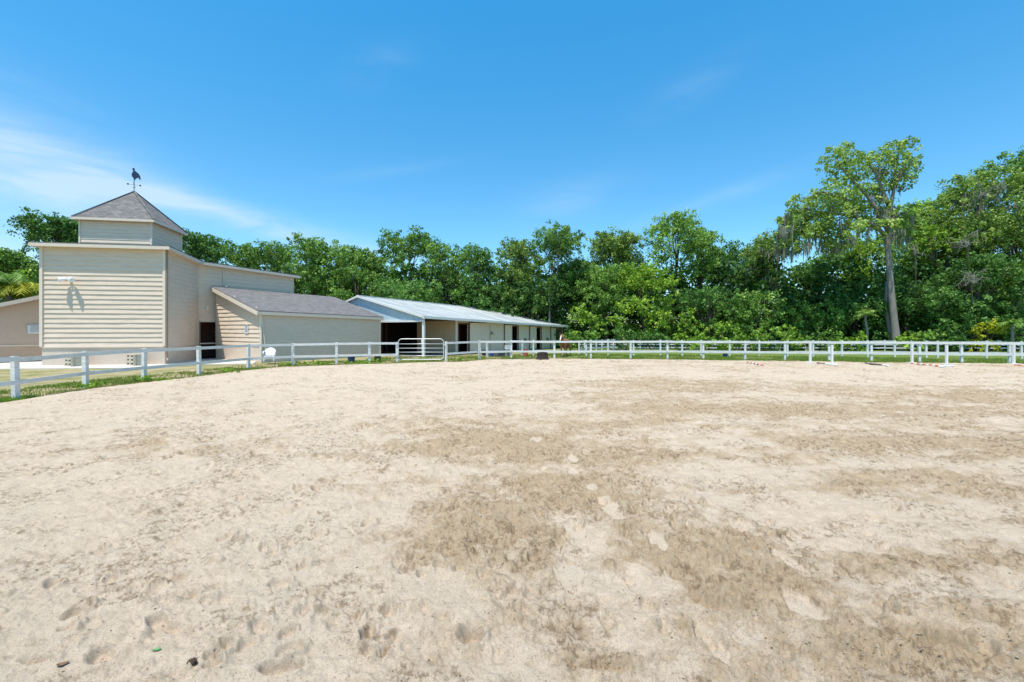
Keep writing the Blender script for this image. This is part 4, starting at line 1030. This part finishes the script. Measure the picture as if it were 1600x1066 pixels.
def add_moss(t, lobes, rs, n, lmin=.4, lmax=1.5):
    V = []; Q_ = []
    for i in range(n):
        c, r = lobes[rs.integers(len(lobes))]; a = rs.uniform(0, 6.28); rr = r*rs.uniform(.1,1.0)
        p = np.array([c[0]+rr*math.cos(a), c[1]+rr*math.sin(a), c[2]-r*rs.uniform(.1,.7)]); L = rs.uniform(lmin,lmax)
        for k in range(9):
            o = p+rs.normal(size=3)*np.array([.13,.13,.06]); w_ = rs.uniform(.02,.05); th = rs.uniform(0,3.14); dx = np.array([math.cos(th)*w_, math.sin(th)*w_, 0]); l = L*rs.uniform(.4,1)
            sw = rs.normal(size=3)*.06; n0 = len(V); V += [o-dx, o+dx, o+dx*.9+sw-[0,0,l*.55], o-dx*.9+sw-[0,0,l*.55], o+dx*.1-[0,0,l], o-dx*.1-[0,0,l]]
            Q_ += [[n0,n0+1,n0+2,n0+3],[n0+3,n0+2,n0+4,n0+5]]
    npmesh('spanish_moss', V, Q_, moss_m, None, t)
GR = 'trees of the wood beyond the fences'
TREES = [ # px, top, width, Y, kind, label
 (95,338,84,44,'deep','dark leafy tree rising behind the left side of the cupola tower',dict(bot=470)),
 (6,392,44,36,'green','round green treetop at the left edge, above the yellow-green palm',dict(bot=440)),
 (325,366,100,50,'deep','dark tree just right of the cupola roof, over the barn eave',{}),
 (385,386,64,52,'green','low green tree behind the flat barn roof, second right of the cupola',{}),
 (430,381,70,51,'green','green tree behind the right end of the flat barn roof',{}),
 (489,371,84,49,'green','tall round tree with a gap of sky low in its crown, over the shingled wing',{}),
 (556,390,90,50,'green','broad tree above the near end of the metal stable roof',{}),
 (560,420,110,47,'green','lower bushy tree directly over the gable of the stable',{}),
 (636,360,88,50,'green','tall tree behind the near part of the stable roof',{}),
 (696,380,74,49,'green','rounded tree behind the middle of the stable roof, left of a narrow dark one',{}),
 (742,384,60,49,'deep','narrow dark tree behind the middle of the stable roof',{}),
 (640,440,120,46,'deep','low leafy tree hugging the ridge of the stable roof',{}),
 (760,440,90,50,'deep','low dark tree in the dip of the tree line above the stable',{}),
 (812,373,74,51,'pale','feathery paler tree right of the dip in the tree line',{}),
 (866,354,82,50,'green','tall twin-topped tree above the far end of the stable',{}),
 (835,440,110,49,'deep','bushy lower tree over the far end of the stable roof',{}),
 (905,400,60,52,'deep','dark slim tree right of the twin-topped tree',{}),
 (958,366,92,53,'pale','flat umbrella-topped pale tree beside the tall central tree',dict(bot=430)),
 (945,415,90,49,'green','broad green tree under the umbrella-topped one',{}),
 (1003,410,90,48,'bright','round green tree in front of the tall central tree',{}),
 (1052,334,92,50,'green','tallest central tree with an uneven flat top',dict(depth=2.2)),
 (1094,356,44,50,'green','right-hand shoulder tree joined to the tallest central tree',{}),
 (1132,383,62,52,'deep','darker small-topped tree right of the tallest central tree',{}),
 (1110,450,110,46,'deep','bushy lower tree left of the moss-hung tree',{}),
 (1196,368,74,47,'pale','grey-green tree hung with moss, left of the sky gap',dict(moss=120)),
 (1180,455,80,45,'green','lower green tree below the moss-hung grey-green one',{}),
 (1262,408,30,49,'deep','dark tree standing in the sky gap under the great moss tree',{}),
 (1250,470,110,46,'green','dark leafy tree low down left of the great trunk',{}),
 (1335,372,110,50,'bright','light green tree directly behind the great trunk, on its left',dict(bot=500)),
 (1330,460,110,46,'deep','lower green tree left of the great trunk',{}),
 (1440,312,100,52,'bright','green tree close right behind the great trunk',{}),
 (1440,330,76,49,'pale','pale leafy tree right of the great trunk',dict(moss=40)),
 (1500,296,74,52,'deep','dark-topped tree between the great trunk and the tall right-hand trees',{}),
 (1480,352,100,46,'bright','light green bushy tree at mid height right of the great trunk',{}),
 (1535,266,92,45,'pale','tall grey-green tree hung with moss near the right edge',dict(moss=150)),
 (1590,236,110,46,'green','tallest green tree at the right edge of the photo',{}),
 (1660,230,110,46,'green','green tree just past the right edge of the photo',{}),
 (1590,330,120,43,'pale','pale green tree low at the right edge',dict(moss=60)),
 (1530,400,110,42,'deep','dark shaded tree low down near the right edge',{}),
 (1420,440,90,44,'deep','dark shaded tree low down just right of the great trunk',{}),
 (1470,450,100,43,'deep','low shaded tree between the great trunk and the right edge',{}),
]
for i, (px_, tp, wd, Y_, kd, lab, kw) in enumerate(TREES):
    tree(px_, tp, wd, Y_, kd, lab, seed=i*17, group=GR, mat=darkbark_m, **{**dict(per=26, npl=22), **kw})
# the great oak hung with moss: crown from the photo's clumps, tall bare trunk
BL = [(1300,240,20,0),(1322,232,18,.5),(1345,250,20,-.5),(1322,258,22,0),(1365,262,14,.6),(1380,238,20,0),(1405,228,22,0),(1418,250,18,-.6),(1400,262,22,.5),(1412,275,14,0),(1388,280,12,0),
 (1300,292,22,-.8),(1325,300,26,0),(1350,298,22,.8),(1285,310,22,.8),(1255,310,18,0),(1240,318,14,-.5),(1310,325,24,-.5),(1340,330,22,.5),(1275,335,22,0),(1245,345,22,.5),(1228,352,16,0),(1222,366,13,.4),(1236,372,13,-.4),(1246,328,16,.6),(1232,336,14,-.6),(1268,346,18,.3),(1288,366,14,.2),(1312,366,15,-.3),(1262,358,18,-.5),
 (1295,352,20,.8),(1330,350,20,-.8),(1358,345,16,0),(1375,330,18,.6),(1405,325,18,0),(1420,335,14,.5),(1390,345,14,-.5),(1408,350,14,0),(1380,310,14,0),(1370,290,10,0)]
ot, ol = tree(1385, 216, 220, 42, 'pale', 'great tall oak draped in grey moss with a long bare grey trunk', lobes=[(a,b+11,c_,d_) for a,b,c_,d_ in BL], trunk_r=0, seed=4, per=46, npl=20, size=.24)
ot.name = 'oak_tree'; rs = np.random.default_rng(77)
Y_ = 42.; q = lambda px_, y_, dy=0: Vector(((px_-800)/F*(Y_+dy), Y_+dy, zz(y_, Y_+dy)))
m = MB(); m.tube([q(1403,549), q(1401,535), q(1397,500), q(1392,450), q(1389,410), q(1386,375), q(1388,340), q(1396,300), q(1400,265), q(1405,240)], [.50,.33,.285,.26,.245,.23,.19,.14,.1,.04], 12)
for br_ in ([(1388,375),(1368,352),(1340,340),(1300,332),(1262,338),(1236,350)], [(1387,360),(1372,330),(1350,300),(1325,275),(1305,250)], [(1392,330),(1380,300),(1368,270),(1350,245)], [(1388,350),(1405,335),(1420,330)], [(1340,340),(1320,310),(1285,300),(1250,315)], [(1398,290),(1412,262),(1420,245)]):
    k = len(br_); m.tube([q(a, b, rs.normal()*.3) for a, b in br_], [.17*(1-i/k)+.03 for i in range(k)], 7)
m.build('trunk', bark_m, ot, True)
add_moss(ot, [l for l in ol if l[0][2] < zz(300, 42)], rs, 140, .6, 1.9); add_moss(ot, [l for l in ol if l[0][2] > zz(300, 42)], rs, 14, .4, 1.1)
# slender trunks, small palms
def thin_trunk(pts, rad, Y_, label, mat=bark_m, top_kind='green', palm=False):
    base = P(pts[0][0], Y_); t = wthing('palm_tree' if palm else 'young_tree', base, label, 'palm' if palm else 'tree')
    pp = [Vector(((a-800)/F*Y_, Y_, zz(b, Y_))) for a, b in pts]; pp[0].z = -.1
    m = MB(); m.tube(pp, [rad*(1-.4*i/len(pp)) for i in range(len(pp))], 8); m.build('trunk', mat, t, True)
    rs_ = np.random.default_rng(int(pts[0][0])); top_ = pp[-1]
    if palm: fronds(t, top_, 11, 1.1, rs_, top_kind)
    else:
        C = np.array(top_)+rs_.normal(size=(26,3))*np.array([.8,.6,.6]); V, Q_, ti = leaves(C, rs_.uniform(.3,.55,26), 16, .24, rs_); npmesh('crown', V, Q_, LM[top_kind], ti, t)
def fronds(t, top_, n, L, rs_, kind, droop=1.0, wid=.05):
    V = []; Q_ = []; T = []
    for i in range(n):
        a = 6.28*i/n+rs_.normal()*.2; el_ = rs_.uniform(.1,1.1); d = np.array([math.cos(a), math.sin(a), 0])
        pts = []; 
        for k in range(9):
            s = k/8*L; pts.append(np.array(top_)+d*s*math.cos(el_)*.95+np.array([0,0,math.sin(el_)*s-droop*.55*s*s/L]))
        for k in range(1, 9):
            tan = pts[k]-pts[k-1]; tan /= np.linalg.norm(tan); side = np.cross(tan, [0,0,1]); side /= np.linalg.norm(side)+1e-6
            for sub_k in range(3):
                b = pts[k-1]+(pts[k]-pts[k-1])*sub_k/3
                for sg in (-1, 1):
                    l = L*.33*math.sin(math.pi*min(.95, (k+.4)/9.5))+.04; e = b+side*sg*l*.8+tan*l*.5+np.array([0,0,-l*rs_.uniform(.2,.7)]); n0 = len(V)
                    V += [b-tan*wid*.4, b+tan*wid*.4, e+tan*.01, e-tan*.01]; Q_.append([n0,n0+1,n0+2,n0+3]); T += [rs_.random()]*4
    npmesh('fronds', V, Q_, LM[kind], T, t)
thin_trunk([(1355,541),(1355,515),(1352,500),(1353,490)], .1, 41, 'small palm with a thin pale trunk left of the great oak', palm=True, top_kind='pale')
thin_trunk([(1392,543),(1390,520),(1386,495),(1384,470),(1385,440)], .16, 43, 'slender grey-trunked young tree close left of the great oak', top_kind='deep')
thin_trunk([(859,545),(858,510),(859,480),(857,455)], .12, 48, 'pale slender trunk visible in the dark wood above the end of the stable', top_kind='deep')
thin_trunk([(1582,548),(1582,525),(1581,505)], .12, 38, 'small green palm with arching fronds near the right edge', palm=True, top_kind='green')
# yellow-green palm at left edge
t = wthing('palm_tree', P(22, 27.5), 'yellow-green drooping palm crown above the low building at the left edge', 'palm')
rs = np.random.default_rng(5); m = MB(); pb = P(15, 30.5); m.tube([pb, up(pb, 4.2)], [.22,.18], 10); m.build('trunk', bark_m, t, True)
for k, (px_, y_, L, kd) in enumerate(((14,436,2.2,'green'),(40,448,1.7,'yellow'),(-20,440,2.2,'green'),(25,452,1.6,'yellow'),(0,455,1.8,'bright'))):
    fronds(t, P(px_, 30.5+k*.15, zz(y_, 30.5)), 15, L, rs, kd, 1.5, .07)
rs = np.random.default_rng(6); C = np.array([P(rs.uniform(-20,44), 31.5+rs.random(), zz(rs.uniform(425,460), 31.5)) for _ in range(45)])
V, Q_, ti = leaves(C, rs.uniform(.25,.5,45), 20, .2, rs); npmesh('crown', V, Q_, LM['bright'], ti, t)
# bushes in front of the wood
BUSH = [ # px, top, width, Y, kind, label
 (905,505,60,42,'green','green shrub sprawling at the far corner of the stable'),
 (912,478,40,44,'bright','tall bright shrub just right of the stable end'),
 (955,488,60,44,'bright','rounded shrub left of the dark gap in the wood'),
 (975,515,50,42,'deep','low dark shrub behind the paddock fence, left of centre'),
 (1060,480,90,43,'bright','tall green shrub below the tallest central tree'),
 (1020,515,60,42,'deep','low dark shrub beneath the tall central tree'),
 (1092,520,44,40.5,'bright','low bright shrub at the left end of the yellow-green thicket'),
 (1125,505,60,41,'bright','bright shrub in the middle of the yellow-green thicket'),
 (1160,512,70,40.5,'bright','spreading yellow-green shrub behind the paddock fence'),
 (1150,480,70,43,'green','tall green shrub above the yellow-green thicket'),
 (1205,490,50,42,'green','green shrub climbing behind the right end of the thicket'),
 (1235,510,50,41,'bright','bright shrub below the sky gap'),
 (1285,516,60,41,'green','low green shrub well left of the great oak'),
 (1320,518,50,40.5,'bright','small bright shrub left of the thin palm'),
 (1418,520,24,40,'bright','small bright green sapling right of the great oak trunk'),
 (1455,515,40,40.5,'green','low green shrub right of the great oak'),
 (1545,500,50,39,'yellow','yellow-green bough of a shrub near the right edge'),
 (1500,520,60,40,'deep','dark low shrub near the right edge'),
 (1600,500,60,38.5,'deep','dark bluish shrub at the right edge of the photo'),
 (1370,500,60,44,'deep','dark shrub directly behind the great oak trunk'),
]
for i, (px_, tp, wd, Y_, kd, lab) in enumerate(BUSH):
    rs = np.random.default_rng(500+i); x0 = (px_-800)/F*Y_; W = wd/F*Y_/2; zt_ = zz(tp, Y_); lo = []
    for k in range(int(4+W*zt_*1.2)):
        z = rs.uniform(.2, max(.5, zt_-.4)); f = z/zt_; r_ = rs.uniform(.45,.85); lo.append(((x0+rs.uniform(-1,1)*W*(1-.6*f*f), Y_+rs.uniform(-.8,.8), z), r_))
    t = wthing('shrub', (x0, Y_, 0), lab, 'shrub', 'shrubs along the edge of the wood')
    C, Rr = lobes_to_clumps(lo, rs, 40, (.22,.42)); V, Q_, ti = leaves(C, Rr, 15, .2, rs); npmesh('foliage', V, Q_, LM[kd], ti, t)
    m = MB()
    for c_, r_ in lo[:4]: m.tube([(x0,Y_,-.05), c_], [.04,.015], 5)
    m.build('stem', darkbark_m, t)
# understory mass behind, closes the gaps near the ground
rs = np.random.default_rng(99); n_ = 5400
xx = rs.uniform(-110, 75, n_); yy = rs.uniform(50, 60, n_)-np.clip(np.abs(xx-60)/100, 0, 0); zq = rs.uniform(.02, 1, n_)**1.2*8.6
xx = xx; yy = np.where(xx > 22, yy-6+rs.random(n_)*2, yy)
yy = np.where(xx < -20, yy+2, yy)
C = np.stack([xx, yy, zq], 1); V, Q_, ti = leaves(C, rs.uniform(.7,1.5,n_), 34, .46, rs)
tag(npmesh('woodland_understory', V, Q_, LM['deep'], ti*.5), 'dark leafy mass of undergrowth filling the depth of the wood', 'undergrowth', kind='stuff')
# vines / hanging bare twigs in the right-hand trees
def twigs(px_, y_, Y_, n, L, seed, tname, label):
    rs_ = np.random.default_rng(seed); c = P(px_, Y_, zz(y_, Y_)); t = wthing(tname, P(px_, Y_), label, 'dead tree'); m = MB()
    m.tube([P(px_+3, Y_+2.3, -.1), P(px_+1, Y_+1.8, c.z*.6), c], [.08,.06,.04], 7); m.build('trunk', darkbark_m, t, True)
    m = MB()
    for i in range(n):
        d = Vector(rs_.normal(size=3)); d.z = abs(d.z)*1.2-.2; d.normalize(); p = c.copy(); l = L*rs_.uniform(.5,1.2); pts = [p]
        for k in range(4): p = p+d*l/4+Vector(rs_.normal(size=3))*.1*L; p.z -= .03*k; pts.append(p.copy())
        m.tube(pts, [.035,.025,.02,.014,.006], 4)
        for k in (1,2,3):
            for _ in range(2): e = pts[k]+Vector(rs_.normal(size=3))*.35*L; m.tube([pts[k], (pts[k]+e)/2+Vector(rs_.normal(size=3))*.06, e], [.014,.01,.004], 3)
    m.build('bare_branches', twig_m, t)
twigs(1518, 438, 38.6, 9, 1.2, 3, 'dead_tree', 'bundle of bare pale twigs low in the right-hand trees')
twigs(1512, 385, 40.9, 6, 1.3, 4, 'dead_tree', 'bare grey branches at mid height in the right-hand trees')
twigs(1532, 305, 42.6, 7, 1.3, 5, 'dead_tree', 'bare grey branches high up below the tall moss-hung tree')
twigs(1430, 395, 43.9, 5, 1.1, 6, 'dead_tree', 'few bare grey branches just right of the great oak trunk')

# ------------------------------------------------------------------ grass blades and weeds along the fence
def blades(name, X, Y, Hh, mat, tint, label, seed):
    r = np.random.default_rng(seed); n = len(X); a = r.uniform(0, 6.28, n); w_ = np.clip(.006+.0006*Y, .006, .03)*r.uniform(.7,1.3,n)
    dx = np.stack([np.cos(a)*w_, np.sin(a)*w_, np.zeros(n)], 1); b = np.stack([X, Y, np.full(n, -.04)], 1); ln = r.normal(size=(n,2))*.35*Hh[:,None]
    tp = b+np.stack([ln[:,0], ln[:,1], Hh+.02], 1)
    V = np.stack([b-dx, b+dx, tp], 1).reshape(-1,3); tag(npmesh(name, V, np.arange(n*3).reshape(-1,3), mat, np.repeat(tint, 3)), label, 'grass', kind='stuff')
rs = np.random.default_rng(31); n_ = 90000
ax_ = rs.uniform(-.95, .93, n_); base_r = edge_r(ax_); off = rs.random(n_)**1.3*np.where(ax_ < -.3, 3.6, 6.5)-.12
rr = base_r+off; X = rr*np.sin(ax_); Y = rr*np.cos(ax_)
green = fbm(X*.8+3, Y*.8, 3); nearedge = np.exp(-np.maximum(off, 0)/.5)
keep = rs.random(n_) < np.clip((green-.36)*3.2, .12, 1)+nearedge*.12
# no grass inside buildings or on the path
def inside(X, Y, poly):
    c = np.zeros(len(X), bool); n = len(poly)
    for i in range(n):
        x1, y1 = poly[i].x, poly[i].y; x2, y2 = poly[(i+1) % n].x, poly[(i+1) % n].y
        cond = ((y1 > Y) != (y2 > Y)) & (X < (x2-x1)*(Y-y1)/(y2-y1+1e-9)+x1); c ^= cond
    return c
path = [Vector((-33.5,22.9)), Vector((-26,22.6)), Vector((-19.4,23.3)), Vector((-17.3,25.6)), Vector((-14.9,26.2)), Vector((-17.0,31.0)), Vector((-33.5,31))]
keep &= ~inside(X, Y, path) & ~inside(X, Y, [S0, S1_, B1, B0]) & ~inside(X, Y, [W0, W0+dT*20, G1, G0])
X, Y, green, ne = X[keep], Y[keep], green[keep], nearedge[keep]
Hh = (.03+.05*green+.07*ne*rs.random(len(X))*np.clip((vnoise(X*2,Y*2)-.3)*3,0,1))*rs.uniform(.6,1.4,len(X))
blades('grass', X, Y, Hh, LM['grass'], np.clip(green*1.6-.35+ne*.1+rs.normal(size=len(X))*.15, 0, 1), 'short mixed green and dry grass growing between the sand and the buildings', 32)
# leafy weeds in clumps at the fence foot
W_ = [(170,602,.5),(300,588,.35),(330,586,.4),(350,583,.4),(452,571,.35),(475,571,.4),(500,570,.3),(556,569,.5),(568,569,.55),(585,566,.5),(720,563,.25),(140,606,.25),(230,596,.3),(663,562,.3)]
C = []; Rr = []
for px_, y_, r_ in W_[3:]:
    c = at(px_, y_)
    for k in range(14): C.append([c.x+rs.normal()*r_*.9, c.y+rs.normal()*.15+.12, rs.uniform(.0,.16)]); Rr.append(rs.uniform(.05,.11))
V, Q_, ti = leaves(np.array(C), np.array(Rr), 14, .07, rs, aspect=1.4)
tag(npmesh('weeds', V, Q_, LM['bright'], ti), 'leafy green weeds growing in tufts along the foot of the fence', 'weeds', kind='stuff')
